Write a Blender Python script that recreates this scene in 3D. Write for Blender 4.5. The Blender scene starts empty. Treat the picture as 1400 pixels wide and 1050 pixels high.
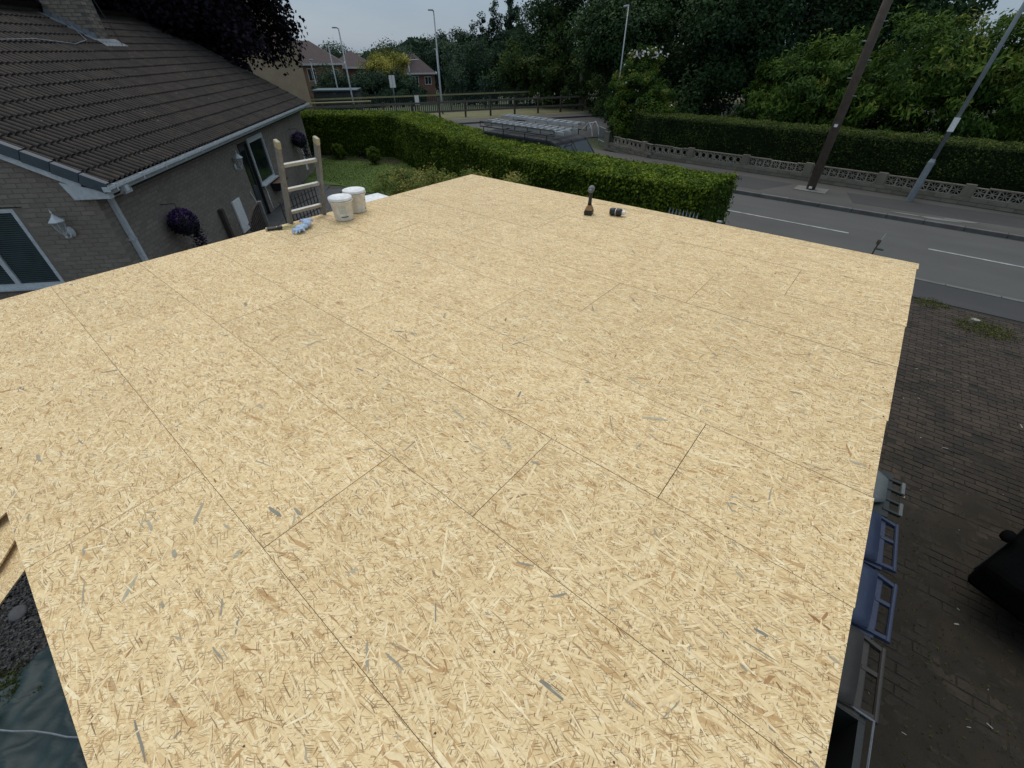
import bpy, math, random
import numpy as np
from mathutils import Matrix, Vector
random.seed(7); rng = np.random.default_rng(7)
scn = bpy.context.scene
COL = scn.collection
R = math.radians
# ------------------------------------------------------------------ camera
CAMH = 4.15
cam = bpy.data.objects.new('camera', bpy.data.cameras.new('camera'))
COL.objects.link(cam); scn.camera = cam
cam.data.sensor_width = 36; cam.data.lens = 573.6/1400*36
cam.data.clip_start = 0.05; cam.data.clip_end = 1500
RC = [[0.77296652, 0.39428225, -0.4970556], [0.63443311, -0.48550517, 0.60148097], [-0.0041698, -0.78027318, -0.62542496]]
cam.matrix_world = Matrix([[RC[i][0], -RC[i][1], -RC[i][2], (0, 0, CAMH)[i]] for i in range(3)] + [[0, 0, 0, 1]])
# ------------------------------------------------------------------ world and sun (overcast)
SUN_EL, SUN_AZ = R(66), R(300)
w = bpy.data.worlds.new('World'); scn.world = w; w.use_nodes = True
nt = w.node_tree; nt.nodes.clear()
out = nt.nodes.new('ShaderNodeOutputWorld'); bg = nt.nodes.new('ShaderNodeBackground')
sky = nt.nodes.new('ShaderNodeTexSky'); sky.sky_type = 'NISHITA'; sky.sun_disc = False
sky.sun_elevation = SUN_EL; sky.sun_rotation = SUN_AZ
tc = nt.nodes.new('ShaderNodeTexCoord'); sp = nt.nodes.new('ShaderNodeSeparateXYZ')
nt.links.new(tc.outputs['Generated'], sp.inputs[0])
mr = nt.nodes.new('ShaderNodeMapRange'); mr.inputs[1].default_value = 0; mr.inputs[2].default_value = 1
mr.inputs[3].default_value = 1.0; mr.inputs[4].default_value = 2.0
nt.links.new(sp.outputs[2], mr.inputs[0])
mp = nt.nodes.new('ShaderNodeMapping'); mp.inputs['Scale'].default_value = (1, 1, 4)
nt.links.new(tc.outputs['Generated'], mp.inputs[0])
ns = nt.nodes.new('ShaderNodeTexNoise'); ns.inputs['Scale'].default_value = 2.2; ns.inputs['Detail'].default_value = 6
nt.links.new(mp.outputs[0], ns.inputs['Vector'])
cr = nt.nodes.new('ShaderNodeValToRGB')
cr.color_ramp.elements[0].position = .3; cr.color_ramp.elements[0].color = (1.95, 2.6, 3.4, 1)
cr.color_ramp.elements[1].position = .7; cr.color_ramp.elements[1].color = (2.95, 3.5, 4.1, 1)
nt.links.new(ns.outputs[0], cr.inputs[0])
vm = nt.nodes.new('ShaderNodeVectorMath'); vm.operation = 'SCALE'
nt.links.new(cr.outputs[0], vm.inputs[0]); nt.links.new(mr.outputs[0], vm.inputs['Scale'])
mx = nt.nodes.new('ShaderNodeMix'); mx.data_type = 'RGBA'; mx.inputs[0].default_value = .88
nt.links.new(sky.outputs[0], mx.inputs[6]); nt.links.new(vm.outputs[0], mx.inputs[7])
nt.links.new(mx.outputs[2], bg.inputs[0]); bg.inputs[1].default_value = 0.1
nt.links.new(bg.outputs[0], out.inputs[0])
sl = bpy.data.lights.new('sun', 'SUN'); sl.energy = 1.5; sl.angle = R(50); sl.color = (1, .94, .86)
so = bpy.data.objects.new('sun', sl); COL.objects.link(so)
sd = Vector((math.sin(SUN_AZ)*math.cos(SUN_EL), math.cos(SUN_AZ)*math.cos(SUN_EL), math.sin(SUN_EL)))
so.rotation_euler = sd.to_track_quat('Z', 'Y').to_euler(); so.location = (0, 0, 30)
scn.view_settings.view_transform = 'Standard'; scn.view_settings.look = 'None'
scn.view_settings.exposure = 0.27; scn.view_settings.gamma = 1
scn.render.engine = 'CYCLES'
scn.cycles.max_bounces = 6; scn.cycles.transparent_max_bounces = 6

# ------------------------------------------------------------------ materials
MATS = {}
def _new(name):
    m = bpy.data.materials.new(name); m.use_nodes = True
    n = m.node_tree; b = n.nodes['Principled BSDF']
    MATS[name] = m
    return m, n, b
def N(n, t, **kw):
    o = n.nodes.new(t)
    for k, v in kw.items(): setattr(o, k, v)
    return o
def ramp(n, src, stops):
    r = N(n, 'ShaderNodeValToRGB'); e = r.color_ramp.elements
    while len(e) < len(stops): e.new(.5)
    for i, (p, c) in enumerate(stops):
        e[i].position = p; e[i].color = (*c, 1)
    n.links.new(src, r.inputs[0]); return r.outputs[0]
def noise(n, scale, detail=4, vec=None, rough=.55, dist=0):
    t = N(n, 'ShaderNodeTexNoise'); t.inputs['Scale'].default_value = scale; t.inputs['Detail'].default_value = detail
    t.inputs['Roughness'].default_value = rough; t.inputs['Distortion'].default_value = dist
    if vec is not None: n.links.new(vec, t.inputs['Vector'])
    return t.outputs[0]
def objco(n, rnd=True, scale=(1, 1, 1), rot=0):
    c = N(n, 'ShaderNodeTexCoord'); o = c.outputs['Object']
    if rnd:
        i = N(n, 'ShaderNodeObjectInfo'); s = N(n, 'ShaderNodeMath', operation='MULTIPLY'); s.inputs[1].default_value = 37.0
        n.links.new(i.outputs['Random'], s.inputs[0])
        a = N(n, 'ShaderNodeVectorMath', operation='ADD'); n.links.new(o, a.inputs[0]); n.links.new(s.outputs[0], a.inputs[1]); o = a.outputs[0]
    if scale != (1, 1, 1) or rot:
        m = N(n, 'ShaderNodeMapping'); m.inputs['Scale'].default_value = scale; m.inputs['Rotation'].default_value = (0, 0, rot)
        n.links.new(o, m.inputs[0]); o = m.outputs[0]
    return o
def mixc(n, f, a, b, mode='MIX'):
    m = N(n, 'ShaderNodeMix', data_type='RGBA', blend_type=mode)
    for s, v in ((m.inputs[0], f), (m.inputs[6], a), (m.inputs[7], b)):
        if hasattr(v, 'node'): n.links.new(v, s)
        elif isinstance(v, (int, float)): s.default_value = v
        else: s.default_value = (*v, 1)
    return m.outputs[2]
def bump(n, b, h, strength=.3, dist=.01):
    u = N(n, 'ShaderNodeBump'); u.inputs['Strength'].default_value = strength; u.inputs['Distance'].default_value = dist
    n.links.new(h, u.inputs['Height']); n.links.new(u.outputs[0], b.inputs['Normal'])
def basic(name, c1, c2=None, rough=.7, scale=6, metal=0, bmp=.2, per_obj=.0, fine=60, spec=.5):
    """two-tone mottled surface with fine grain and, optionally, a tone shift per object"""
    m, n, b = _new(name)
    c2 = c2 or tuple(x*.75 for x in c1)
    co = objco(n)
    a = ramp(n, noise(n, scale, 6, co), [(.3, c1), (.7, c2)])
    f = noise(n, fine, 3, co)
    g = ramp(n, f, [(.3, (.82,)*3), (.7, (1.12,)*3)])
    col = mixc(n, 1.0, a, g, 'MULTIPLY')
    if per_obj:
        i = N(n, 'ShaderNodeObjectInfo')
        k = ramp(n, i.outputs['Random'], [(0, (1-per_obj,)*3), (1, (1+per_obj,)*3)])
        col = mixc(n, 1.0, col, k, 'MULTIPLY')
    n.links.new(col, b.inputs['Base Color']); b.inputs['Roughness'].default_value = rough; b.inputs['Metallic'].default_value = metal
    b.inputs['Specular IOR Level'].default_value = spec
    if bmp: bump(n, b, f, bmp, .004)
    return m
def leafmat(name, stops, rough=.7, trans=.25, spec=.12):
    m, n, b = _new(name)
    at = N(n, 'ShaderNodeAttribute'); at.attribute_name = 'tint'
    col = ramp(n, at.outputs['Fac'], stops)
    n.links.new(col, b.inputs['Base Color']); b.inputs['Roughness'].default_value = rough; b.inputs['Specular IOR Level'].default_value = spec
    t = N(n, 'ShaderNodeBsdfTranslucent'); n.links.new(col, t.inputs[0])
    x = N(n, 'ShaderNodeMixShader'); x.inputs[0].default_value = trans
    n.links.new(b.outputs[0], x.inputs[1]); n.links.new(t.outputs[0], x.inputs[2])
    n.links.new(x.outputs[0], n.nodes['Material Output'].inputs[0])
    return m

# OSB: several layers of stretched voronoi cells turned to different angles, each cell one wood strand
def osb_material():
    m, n, b = _new('osb')
    base0 = objco(n)
    def warp(src, scale, amp, det):
        wob = N(n, 'ShaderNodeTexNoise'); wob.inputs['Scale'].default_value = scale; wob.inputs['Detail'].default_value = det
        n.links.new(src, wob.inputs['Vector'])
        wv = N(n, 'ShaderNodeVectorMath', operation='MULTIPLY_ADD'); wv.inputs[1].default_value = (amp, amp, 0); n.links.new(wob.outputs['Color'], wv.inputs[0]); n.links.new(src, wv.inputs[2])
        return wv.outputs[0]
    base = warp(warp(base0, 1.6, .14, 2), 14, .006, 3)
    stops = [(0, (.50, .30, .13)), (.06, (.64, .445, .215)), (.25, (.725, .535, .28)), (.6, (.78, .595, .325)), (.9, (.83, .665, .39)), (1, (.86, .72, .46))]
    height = None
    col = ramp(n, noise(n, 40, 5, base), [(.3, (.66, .48, .26)), (.7, (.75, .58, .34))])
    def layer(i, rot, sx, sy):
        mp = N(n, 'ShaderNodeMapping'); mp.inputs['Rotation'].default_value = (0, 0, rot); mp.inputs['Location'].default_value = (i*3.1, i*1.7, 0)
        n.links.new(base, mp.inputs[0])
        ms = N(n, 'ShaderNodeMapping'); ms.inputs['Scale'].default_value = (sx, sy, 1); n.links.new(mp.outputs[0], ms.inputs[0])
        v = N(n, 'ShaderNodeTexVoronoi', voronoi_dimensions='2D'); v.inputs['Scale'].default_value = 1
        n.links.new(ms.outputs[0], v.inputs['Vector'])
        q = N(n, 'ShaderNodeSeparateColor'); n.links.new(v.outputs['Color'], q.inputs[0])
        return v, q
    def math_(op, a_, b_):
        k = N(n, 'ShaderNodeMath', operation=op)
        for q, v in ((k.inputs[0], a_), (k.inputs[1], b_)):
            if hasattr(v, 'node'): n.links.new(v, q)
            else: q.default_value = v
        return k.outputs[0]
    layers = [(0.15, 30, 150, .2), (1.1, 26, 130, .3), (-.45, 18, 90, .35), (2.2, 34, 190, .4), (.55, 14, 70, .5), (-1.0, 26, 150, .5),
              (-.12, 9, 50, .6), (.3, 18, 115, .5), (-.7, 12, 60, .64), (.05, 22, 140, .45), (1.5, 17, 95, .68), (-.25, 10, 66, .62)]
    for i, (rot, sx, sy, cut) in enumerate(layers):
        v, q = layer(i, rot, sx, sy)
        g = math_('GREATER_THAN', q.outputs[0], cut)
        k = math_('MULTIPLY', g, math_('LESS_THAN', v.outputs['Distance'], .46))
        rim = math_('MULTIPLY', math_('MULTIPLY', g, math_('LESS_THAN', v.outputs['Distance'], .52)), .26)  # dark outline of each strand: its edge shadow put into the colour
        col = mixc(n, rim, col, (.27, .16, .065))
        col = mixc(n, k, col, ramp(n, q.outputs[1], stops))
        h = math_('MULTIPLY', k, q.outputs[2])
        height = h if height is None else math_('ADD', height, h)
    # thin darker slivers between strands, few and of very different lengths
    for i, (rot, sx, sy, thr) in enumerate(((.4, 16, 260, .10), (-.7, 30, 330, .13), (1.4, 38, 260, .10), (2.3, 24, 380, .12), (.0, 11, 230, .10), (-1.9, 60, 190, .07))):
        v, q = layer(20+i, rot, sx, sy)
        k = math_('MULTIPLY', math_('LESS_THAN', q.outputs[0], thr), math_('LESS_THAN', v.outputs['Distance'], .36))
        col = mixc(n, math_('MULTIPLY', k, .8), col, ramp(n, q.outputs[1], [(0, (.13, .07, .03)), (.3, (.30, .185, .085)), (1, (.46, .32, .165))]))
    gm = N(n, 'ShaderNodeMapping'); gm.inputs['Scale'].default_value = (50, 300, 1); n.links.new(base, gm.inputs[0])
    col = mixc(n, 1.0, col, ramp(n, noise(n, 1, 3, gm.outputs[0]), [(.25, (.9, .88, .85)), (.75, (1.07, 1.07, 1.07))]), 'MULTIPLY')
    col = mixc(n, 1.0, col, ramp(n, noise(n, 3.0, 4, base0), [(.3, (.94, .92, .89)), (.7, (1.04, 1.04, 1.04))]), 'MULTIPLY')
    i = N(n, 'ShaderNodeObjectInfo')
    col = mixc(n, 1.0, col, ramp(n, i.outputs['Random'], [(0, (.95, .945, .93)), (1, (1.03, 1.03, 1.03))]), 'MULTIPLY')
    n.links.new(col, b.inputs['Base Color']); b.inputs['Roughness'].default_value = .62; b.inputs['Specular IOR Level'].default_value = .3
    bump(n, b, height, .3, .0012)
    return m
osb_material()
def strand_material():
    m, n, b = _new('strand')
    at = N(n, 'ShaderNodeAttribute'); at.attribute_name = 'tint'
    col = ramp(n, at.outputs['Fac'], [(0, (.22, .205, .155)), (.10, (.42, .37, .25)), (.14, (.25, .115, .045)), (.22, (.42, .235, .095)), (.34, (.55, .375, .175)), (.5, (.72, .53, .28)), (.75, (.80, .62, .35)), (1, (.87, .73, .46))])
    co = objco(n, scale=(60, 60, 1))
    col = mixc(n, 1.0, col, ramp(n, noise(n, 1, 3, co), [(.3, (.85,)*3), (.7, (1.1,)*3)]), 'MULTIPLY')
    n.links.new(col, b.inputs['Base Color']); b.inputs['Roughness'].default_value = .6; b.inputs['Specular IOR Level'].default_value = .3
strand_material()
basic('osb_edge', (.66, .5, .3), (.5, .35, .19), .8, 40)
basic('timber', (.5, .36, .2), (.38, .27, .15), .75, 8, per_obj=.1)
basic('dark_timber', (.075, .055, .042), (.05, .036, .028), .8, 12, per_obj=.15)
basic('weathered_wood', (.20, .193, .172), (.14, .13, .11), .8, 14, per_obj=.1)
basic('brick_painted', (.245, .205, .165), (.195, .162, .13), .88, 3, bmp=.4, per_obj=.09, fine=90)
basic('mortar_painted', (.21, .175, .14), (.175, .147, .118), .9, 8)
basic('roof_tile', (.045, .033, .024), (.019, .0145, .011), .9, 7, bmp=.6, per_obj=.28, fine=55)
basic('roof_under', (.012, .011, .010), None, .95, 5)
basic('lichen', (.24, .235, .205), (.16, .16, .135), .9, 30)
basic('upvc', (.56, .585, .59), (.46, .485, .49), .4, 5, bmp=.0, fine=20)
basic('white_plastic', (.80, .80, .77), (.72, .71, .68), .42, 8, bmp=.0, fine=20)
basic('verge_grey', (.065, .08, .095), (.045, .057, .07), .55, 4, bmp=.1)
basic('lead', (.2, .22, .24), (.13, .145, .16), .6, 9)
basic('buff_brick', (.24, .20, .15), (.15, .125, .095), .9, 8, bmp=.4, per_obj=.2)
basic('tan_wall', (.40, .31, .205), (.32, .245, .16), .9, 2.0, bmp=.2, fine=25)
basic('mortar_grey', (.12, .11, .095), None, .95, 10)
basic('paver', (.056, .037, .023), (.029, .019, .011), .88, 4, bmp=.5, per_obj=.3, fine=40)
basic('joint_soil', (.014, .011, .006), (.012, .014, .006), .95, 3, fine=30)
basic('concrete', (.17, .165, .15), (.125, .12, .105), .9, 3, bmp=.3, fine=50)
basic('kerb_stone', (.13, .125, .115), (.085, .082, .075), .9, 4, bmp=.3, per_obj=.12)
basic('road_paint', (.36, .36, .34), (.19, .19, .18), .8, 5)
basic('screen_concrete', (.36, .32, .25), (.24, .21, .16), .9, 6, bmp=.3, per_obj=.12)
basic('wall_stone', (.21, .185, .14), (.14, .125, .092), .92, 2.5, bmp=.5, per_obj=.1)
basic('rail_wood', (.13, .12, .095), (.085, .08, .062), .85, 5)
basic('yellow_rail', (.30, .28, .13), (.23, .21, .10), .7, 3)
basic('green_metal', (.016, .045, .034), (.012, .03, .025), .6, 5)
basic('galv', (.36, .38, .39), (.26, .28, .29), .45, 6, metal=.3, bmp=.05)
basic('lamp_grey', (.24, .27, .28), (.18, .2, .215), .5, 3, metal=.2, bmp=.05)
basic('pole_wood', (.125, .092, .066), (.075, .055, .042), .8, 6, bmp=.5)
basic('alu', (.40, .395, .36), (.30, .295, .265), .45, 8, metal=.35)
basic('cream_cap', (.44, .39, .25), (.32, .27, .16), .6, 10)
basic('black_plastic', (.012, .012, .013), (.02, .02, .02), .5, 10, bmp=.1)
basic('black_paint', (.003, .003, .003), (.002, .002, .002), .9, 4, bmp=0, spec=.03)
basic('rubber', (.012, .012, .012), None, .85, 20)
basic('bin_blue', (.030, .042, .082), (.024, .034, .066), .55, 5, bmp=.1)
basic('bin_brown', (.043, .034, .026), (.032, .026, .02), .6, 5, bmp=.1)
basic('bin_grey', (.16, .165, .155), (.11, .115, .105), .6, 6, bmp=.1)
basic('bin_dark', (.018, .022, .018), (.013, .016, .014), .55, 5, bmp=.1)
basic('van_grey', (.012, .013, .015), (.009, .010, .012), .6, 1.5, bmp=0, spec=.4)
basic('rack_metal', (.42, .43, .43), (.28, .29, .29), .5, 8, metal=.1)
basic('orange', (.42, .16, .03), (.3, .1, .02), .5, 10)
basic('tool_orange', (.32, .17, .05), (.22, .11, .03), .5, 20)
basic('glove_blue', (.34, .45, .64), (.5, .6, .72), .85, 22, fine=120)
basic('glove_pale', (.55, .66, .66), (.4, .55, .5), .85, 22)
basic('yellow_tool', (.42, .40, .13), (.5, .48, .25), .55, 30)
basic('terracotta', (.25, .12, .08), (.18, .09, .06), .85, 10)
basic('print_dark', (.05, .055, .06), None, .6, 30, bmp=0)
basic('print_pale', (.55, .56, .50), (.5, .51, .46), .6, 30, bmp=0)
basic('print_teal', (.03, .055, .06), (.04, .07, .075), .6, 20, bmp=0)
basic('slate', (.050, .048, .047), (.028, .027, .027), .8, 10, bmp=.4)
basic('rock', (.07, .07, .072), (.045, .045, .047), .85, 8, bmp=.5)
basic('tarp', (.013, .034, .033), (.008, .021, .022), .6, 3, bmp=.2)
basic('soil', (.03, .022, .014), (.05, .036, .022), .95, 4, bmp=.6)
basic('drive_soil', (.024, .016, .0075), (.012, .009, .0035), .95, 5, bmp=.8, fine=70)
basic('red_brick', (.20, .10, .07), (.145, .072, .052), .9, 2, bmp=.2, fine=20)
basic('orange_brick', (.27, .16, .10), (.20, .115, .07), .9, 2, bmp=.2, fine=20)
basic('far_roof', (.068, .046, .044), (.05, .035, .034), .9, 2, fine=18)
basic('shed_blue', (.05, .085, .10), (.04, .07, .085), .7, 2)
basic('shed_boards', (.055, .06, .062), (.035, .04, .042), .85, 3)
basic('litter', (.34, .32, .27), (.22, .2, .16), .8, 30)
basic('bark', (.07, .055, .042), (.04, .032, .025), .9, 9, bmp=.6)
basic('birch_bark', (.28, .27, .24), (.12, .115, .1), .85, 7, bmp=.4)
basic('grass', (.072, .115, .014), (.056, .092, .012), .95, 1.2, bmp=.7, fine=45)
basic('rough_grass', (.16, .145, .065), (.10, .10, .04), .95, 1.5, bmp=.6, fine=30)
basic('yard', (.055, .05, .042), (.038, .036, .03), .92, 2, bmp=.3)
basic('patio_slab', (.065, .065, .065), (.048, .049, .05), .85, 2, bmp=.25, per_obj=.12)
basic('field', (.05, .06, .02), (.035, .045, .015), .95, .25, bmp=.3, fine=12)

def dirty(name, scale=1.1, y0=8.5, y1=2.0):
    """soil and moss smeared over the block paving, thicker, and darkened for the vignetted corner, beside the bins"""
    m = MATS[name]; n = m.node_tree; b = n.nodes['Principled BSDF']; l = b.inputs['Base Color'].links[0].from_socket
    g = N(n, 'ShaderNodeNewGeometry'); f = noise(n, scale, 7, g.outputs['Position'], rough=.7)
    sp_ = N(n, 'ShaderNodeSeparateXYZ'); n.links.new(g.outputs['Position'], sp_.inputs[0])
    r_ = N(n, 'ShaderNodeMapRange'); r_.inputs[1].default_value = y0; r_.inputs[2].default_value = y1; r_.inputs[3].default_value = -.05; r_.inputs[4].default_value = .26
    n.links.new(sp_.outputs[1], r_.inputs[0])
    ad = N(n, 'ShaderNodeMath', operation='ADD'); n.links.new(f, ad.inputs[0]); n.links.new(r_.outputs[0], ad.inputs[1])
    k = ramp(n, ad.outputs[0], [(.46, (0, 0, 0)), (.62, (.92,)*3)])
    dirt = ramp(n, noise(n, 26, 4, g.outputs['Position']), [(.3, (.011, .0075, .0035)), (.6, (.020, .014, .006)), (.8, (.028, .025, .008))])  # soil tone, taken darker to paint in the lens vignette at this corner
    n.links.new(mixc(n, k, l, dirt), b.inputs['Base Color'])
dirty('paver')
def asphalt(name, c1, c2, scale=.7):
    m, n, b = _new(name)
    co = objco(n, False)
    a = ramp(n, noise(n, scale, 5, co), [(.3, c1), (.7, c2)])
    st = N(n, 'ShaderNodeMapping'); st.inputs['Scale'].default_value = (.12, 1.1, 1); n.links.new(co, st.inputs[0])
    a = mixc(n, 1.0, a, ramp(n, noise(n, 1.2, 4, st.outputs[0]), [(.3, (.88,)*3), (.7, (1.1,)*3)]), 'MULTIPLY')
    f = noise(n, 140, 2, co)
    a = mixc(n, 1.0, a, ramp(n, f, [(.3, (.8,)*3), (.7, (1.2,)*3)]), 'MULTIPLY')
    n.links.new(a, b.inputs['Base Color']); b.inputs['Roughness'].default_value = .88
    bump(n, b, f, .35, .004)
asphalt('road', (.076, .073, .066), (.062, .060, .055))
asphalt('footway', (.042, .040, .038), (.033, .032, .031))
asphalt('footway_far', (.074, .069, .059), (.058, .054, .046))

def glassy(name, c, rough=.08, spec=.5):
    m, n, b = _new(name)
    co = objco(n)
    n.links.new(ramp(n, noise(n, 3, 3, co), [(.3, c), (.7, tuple(x*.6 for x in c))]), b.inputs['Base Color'])
    b.inputs['Roughness'].default_value = rough; b.inputs['Specular IOR Level'].default_value = spec
glassy('dark_glass', (.012, .02, .02)); glassy('windscreen', (.02, .028, .03), .08, .5)
glassy('blind', (.04, .065, .065), .5)
def lampglass():
    m, n, b = _new('lamp_glass'); b.inputs['Base Color'].default_value = (.35, .36, .34, 1); b.inputs['Roughness'].default_value = .1
    b.inputs['Alpha'].default_value = .25
lampglass()
leafmat('hedge_leaf', [(0, (.022, .042, .006)), (.45, (.050, .088, .009)), (.8, (.115, .165, .013)), (1, (.20, .25, .022))])
leafmat('hedge_dark', [(0, (.010, .020, .006)), (.6, (.020, .038, .010)), (.85, (.06, .085, .016)), (1, (.10, .125, .025))])
leafmat('tree_leaf', [(0, (.012, .030, .013)), (.5, (.026, .058, .020)), (1, (.058, .10, .030))])
leafmat('tree_far_leaf', [(0, (.020, .042, .028)), (.5, (.034, .066, .038)), (1, (.062, .10, .046))])
leafmat('birch_leaf', [(0, (.022, .044, .012)), (.5, (.046, .080, .020)), (1, (.095, .13, .03))])
leafmat('laurel_leaf', [(0, (.022, .052, .009)), (.5, (.052, .10, .014)), (.85, (.10, .16, .02)), (1, (.18, .19, .038))])
leafmat('beech_leaf', [(0, (.006, .005, .008)), (.6, (.012, .009, .015)), (1, (.026, .018, .026))], trans=.1)
leafmat('gold_leaf', [(0, (.07, .09, .018)), (.4, (.22, .22, .04)), (1, (.50, .44, .10))])
leafmat('shrub_leaf', [(0, (.04, .07, .014)), (.35, (.10, .135, .025)), (.75, (.24, .25, .05)), (1, (.34, .27, .08))])
leafmat('purple_petal', [(0, (.012, .018, .014)), (.45, (.020, .015, .040)), (.8, (.05, .022, .11)), (1, (.12, .05, .19))])
leafmat('white_petal', [(0, (.5, .48, .45)), (1, (.75, .73, .7))])
leafmat('moss_leaf', [(0, (.03, .04, .006)), (.5, (.075, .095, .012)), (1, (.17, .17, .03))])
leafmat('grass_blade', [(0, (.055, .10, .010)), (.5, (.082, .138, .014)), (1, (.12, .175, .024))])

# ------------------------------------------------------------------ mesh helpers
def link(name, me, mat, parent=None, smooth=False):
    o = bpy.data.objects.new(name, me); COL.objects.link(o)
    if mat is not None and len(me.materials) == 0: me.materials.append(MATS[mat] if isinstance(mat, str) else mat)
    if smooth: me.shade_smooth()
    if parent is not None: o.parent = parent
    return o
class MB:
    def __init__(s): s.v = []; s.f = []; s.t = []
    def add(s, vs, fs, tint=.5, M=None):
        k = len(s.v)
        for v in vs:
            v = Vector(v)
            if M is not None: v = M @ v
            s.v.append(v[:])
        for f in fs: s.f.append([i+k for i in f]); s.t.append(tint)
        return s
    def box(s, x0, x1, y0, y1, z0, z1, M=None, tint=.5):
        return s.add([(x0, y0, z0), (x1, y0, z0), (x1, y1, z0), (x0, y1, z0), (x0, y0, z1), (x1, y0, z1), (x1, y1, z1), (x0, y1, z1)],
                     [(0, 3, 2, 1), (4, 5, 6, 7), (0, 1, 5, 4), (1, 2, 6, 5), (2, 3, 7, 6), (3, 0, 4, 7)], tint, M)
    def prism(s, pts, z0, z1, M=None):      # polygon (x,y) extruded in z
        n = len(pts)
        return s.add([(x, y, z0) for x, y in pts] + [(x, y, z1) for x, y in pts],
                     [tuple(range(n))[::-1], tuple(range(n, 2*n))] + [(i, (i+1) % n, n+(i+1) % n, n+i) for i in range(n)], .5, M)
    def tube(s, pts, r, n=8, M=None, cap=True):
        pts = [Vector(p) for p in pts]; rs = r if isinstance(r, (list, tuple)) else [r]*len(pts)
        vs = []; fs = []; pu = None
        for i, p in enumerate(pts):
            d = (pts[min(i+1, len(pts)-1)] - pts[max(i-1, 0)]).normalized()
            u = d.orthogonal().normalized() if pu is None else (pu - d*pu.dot(d)).normalized()
            pu = u; v = d.cross(u)
            for k in range(n):
                a = 2*math.pi*k/n; vs.append(p + (u*math.cos(a) + v*math.sin(a))*rs[i])
        for i in range(len(pts)-1):
            for k in range(n): fs.append((i*n+k, i*n+(k+1) % n, (i+1)*n+(k+1) % n, (i+1)*n+k))
        if cap: fs.append(tuple(range(n))[::-1]); fs.append(tuple((len(pts)-1)*n+k for k in range(n)))
        return s.add(vs, fs, .5, M)
    def lathe(s, prof, n=16, M=None, ctr=(0, 0)):   # prof = (r, z)
        vs = []; fs = []
        for r, z in prof:
            for k in range(n):
                a = 2*math.pi*k/n; vs.append((ctr[0]+r*math.cos(a), ctr[1]+r*math.sin(a), z))
        for i in range(len(prof)-1):
            for k in range(n): fs.append((i*n+k, i*n+(k+1) % n, (i+1)*n+(k+1) % n, (i+1)*n+k))
        fs.append(tuple(range(n))[::-1]); fs.append(tuple((len(prof)-1)*n+k for k in range(n)))
        return s.add(vs, fs, .5, M)
    def mesh(s, name, tint=False):
        me = bpy.data.meshes.new(name); me.from_pydata(s.v, [], s.f); me.update()
        if tint:
            a = me.attributes.new('tint', 'FLOAT', 'FACE'); a.data.foreach_set('value', s.t)
        return me
    def obj(s, name, mat, parent=None, smooth=False, tint=False, bevel=0):
        o = link(name, s.mesh(name, tint), mat, parent, smooth)
        if bevel:
            b = o.modifiers.new('bevel', 'BEVEL'); b.width = bevel; b.segments = 2; b.limit_method = 'ANGLE'
        return o
def quads(name, V, tint, mat, parent=None):
    """V: (n,4,3) array of quads"""
    V = np.asarray(V, dtype=np.float32); n = len(V)
    me = bpy.data.meshes.new(name)
    me.vertices.add(n*4); me.vertices.foreach_set('co', V.reshape(-1))
    me.loops.add(n*4); me.loops.foreach_set('vertex_index', np.arange(n*4, dtype=np.int32))
    me.polygons.add(n); me.polygons.foreach_set('loop_start', np.arange(0, n*4, 4, dtype=np.int32))
    me.update(calc_edges=True)
    a = me.attributes.new('tint', 'FLOAT', 'FACE'); a.data.foreach_set('value', np.clip(np.asarray(tint, dtype=np.float32), 0, 1))
    return link(name, me, mat, parent)
def unit(a): return a/np.maximum(np.linalg.norm(a, axis=1, keepdims=True), 1e-9)
def leafquads(P, Nn, ln, wd, droop=None):
    n = len(P); r = rng.normal(size=(n, 3))
    if droop is not None: r = r*.5 + np.array(droop)
    u = unit(np.cross(Nn, unit(np.cross(r, Nn)))); v = np.cross(Nn, u)
    ln = (ln*rng.uniform(.6, 1.25, n))[:, None]; wd = (wd*rng.uniform(.7, 1.2, n))[:, None]
    return np.stack([P-u*ln/2, P+v*wd/2+u*ln*.08, P+u*ln/2, P-v*wd/2+u*ln*.08], axis=1)
def thing(name, label, cat, loc=(0, 0, 0), rz=0, group=None):
    o = bpy.data.objects.new(name, None); COL.objects.link(o); o.empty_display_size = .2
    o.location = loc; o.rotation_euler = (0, 0, rz); o['label'] = label; o['category'] = cat
    if group: o['group'] = group
    return o
def tag(o, label, cat, group=None):
    o['label'] = label; o['category'] = cat
    if group: o['group'] = group
    return o
def struct(o, label=None):
    o['kind'] = 'structure'
    if label: o['label'] = label
    return o
def stuff(o, label=None):
    o['kind'] = 'stuff'
    if label: o['label'] = label
    return o
def dup_part(o, parent, loc=None, rot=None, scale=None):
    c = o.copy(); COL.objects.link(c); c.parent = parent
    if loc is not None: c.location = loc
    if rot is not None: c.rotation_euler = rot
    if scale is not None: c.scale = scale
    return c
def dup(root, loc=None, rz=None, label=None):
    c = root.copy(); COL.objects.link(c)
    if loc is not None: c.location = loc
    if rz is not None: c.rotation_euler = (0, 0, rz)
    if label: c['label'] = label
    for ch in root.children:
        d = ch.copy(); COL.objects.link(d); d.parent = c
        for g in ch.children:
            e = g.copy(); COL.objects.link(e); e.parent = d
    return c
def sheet(name, pts, z, mat, label=None):
    me = bpy.data.meshes.new(name); me.from_pydata([(x, y, z) for x, y in pts], [], [tuple(range(len(pts)))]); me.update()
    return struct(link(name, me, mat), label)
def sstep(a, b, x):
    t = np.clip((x-a)/(b-a), 0, 1); return t*t*(3-2*t)
def gh(x, y):       # ground height: level near the garage, falling away down the hill beyond the main road
    s = (-.8*x + .6*y)
    right = sstep(-15, -32, x)
    return -2.6*sstep(44, 72, s)*right

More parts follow.
